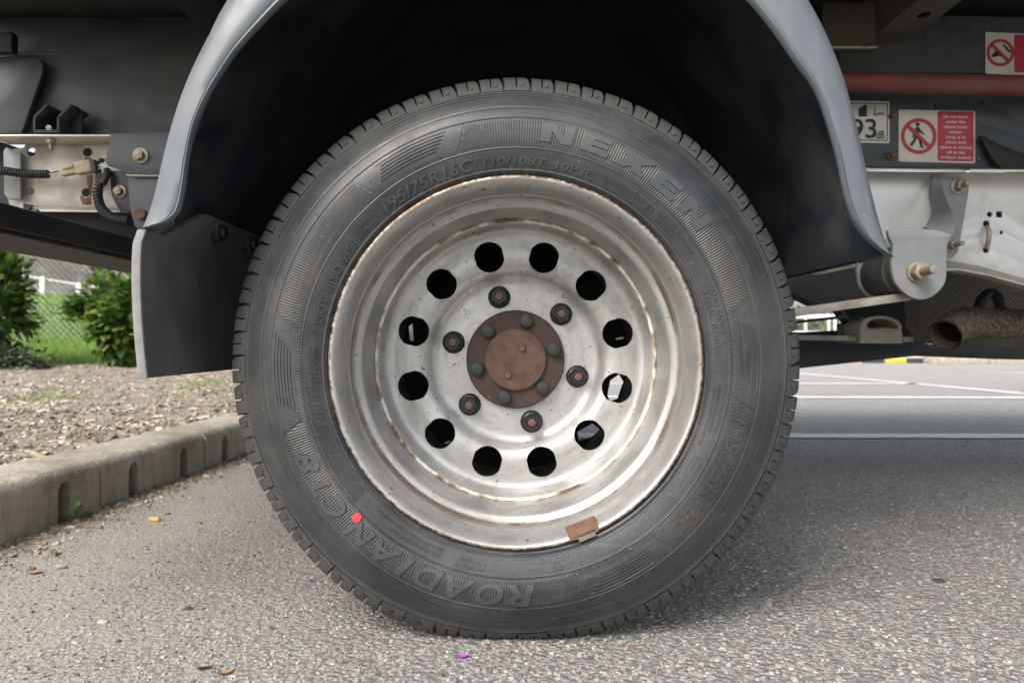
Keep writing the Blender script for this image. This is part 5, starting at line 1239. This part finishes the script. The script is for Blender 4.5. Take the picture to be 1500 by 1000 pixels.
pebble('pebble', 302, 700, .010, 'stone_pale', 'pale pebble in the gutter near the third kerb slot', .6, seed=7)
pebble('pebble', 1050, 968, .0045, 'stone_pale', 'tiny white pebble on the asphalt right below the tyre', .6, seed=8)
def leaf_piece(name, px, py, L, W, mat, label, cat, rz, curl=.3, seed=0):
    c = G(px, py); v = []; f = []; n = 8
    for i in range(n + 1):
        u = i / n; wd = W * math.sin(math.pi * min(max(u, .04), .96)) ** .7
        for k in (-1, 0, 1):
            p = Vector((L * (u - .5), wd * k / 2, .0015 + curl * L * (u - .5) ** 2 + (abs(k) * .12 * W)))
            v.append(Matrix.Rotation(rz, 3, 'Z') @ p + c)
    f = [(i * 3 + k, i * 3 + k + 1, i * 3 + k + 4, i * 3 + k + 3) for i in range(n) for k in range(2)]
    n0 = len(v); v += [p + Vector((0, 0, -.0005)) for p in v]; f += [tuple(n0 + i for i in reversed(q)) for q in f]
    return tag(mk(name, v, f, M[mat], smooth=60, recalc=False), label, cat)
leaf_piece('dead_leaf', 50, 840, .022, .012, 'dead_leaf', 'curled tan leaf on the asphalt beside the kerb', 'leaf', .1)
leaf_piece('dead_leaf', 332, 986, .018, .008, 'dead_leaf', 'reddish leaf fragment at the bottom edge left of the tyre', 'leaf', .8)
leaf_piece('dead_leaf', 300, 980, .015, .006, 'ochre', 'yellowish leaf fragment at the bottom edge, left of the reddish one', 'leaf', .4)
leaf_piece('plastic_scrap', 678, 963, .014, .007, 'purple', 'shiny purple scrap on the asphalt just below the tyre', 'scrap', .1, .6)
leaf_piece('plastic_scrap', 456, 851, .008, .005, 'purple', 'small purple scrap on the asphalt left of the tyre', 'scrap', .7, .6)
leaf_piece('paper_scrap', 20, 806, .014, .007, 'paper', 'crumpled white paper scrap in the gutter at far left', 'scrap', -.7, 1.2)
c = G(227, 763); d = Vector((.011, -.004, 0)); mb = MB(); mb.cyl(c - d + Vector((0, 0, .004)), c + d + Vector((0, 0, .004)), .0042, n=14)
tag(mb.build('cigarette_end', M['orange'], bevel=.0006), 'orange cigarette filter lying on the asphalt by the kerb', 'cigarette')
# weed at the first drain slot
wb = K0 + KD * ((1.489 - K0.y) / KD.y) + Vector((.016, -.02, .004)); wd = empty('weed', wb); tag(wd, 'small green weed sprouting below the first kerb slot', 'weed')
rn = random.Random(5)
for k in range(8):
    a = rn.uniform(0, 6.3) if k > 3 else (-.6, .5, 1.8, -1.6)[k]; L = rn.uniform(.034, .055); el = rn.uniform(.35, 1.2); v = []; f = []
    dirv = Vector((math.cos(a) * math.cos(el), math.sin(a) * math.cos(el), math.sin(el))); sd = dirv.cross(Vector((0, 0, 1))).normalized()
    for i in range(7):
        u = i / 6; ww = .0095 * math.sin(math.pi * min(max(u * .9 + .06, .03), .98)) * (.35 if u < .35 else 1)
        c = wb + dirv * L * u + Vector((0, 0, -.010 * u * u + .001)); v += [c - sd * ww, c + Vector((0, 0, -.0008)), c + sd * ww]
    f = [(i * 3 + q, i * 3 + q + 1, i * 3 + q + 4, i * 3 + q + 3) for i in range(6) for q in range(2)]
    mk('leaf', v, f, M['leaf_weed'], wd, smooth=60, recalc=False)
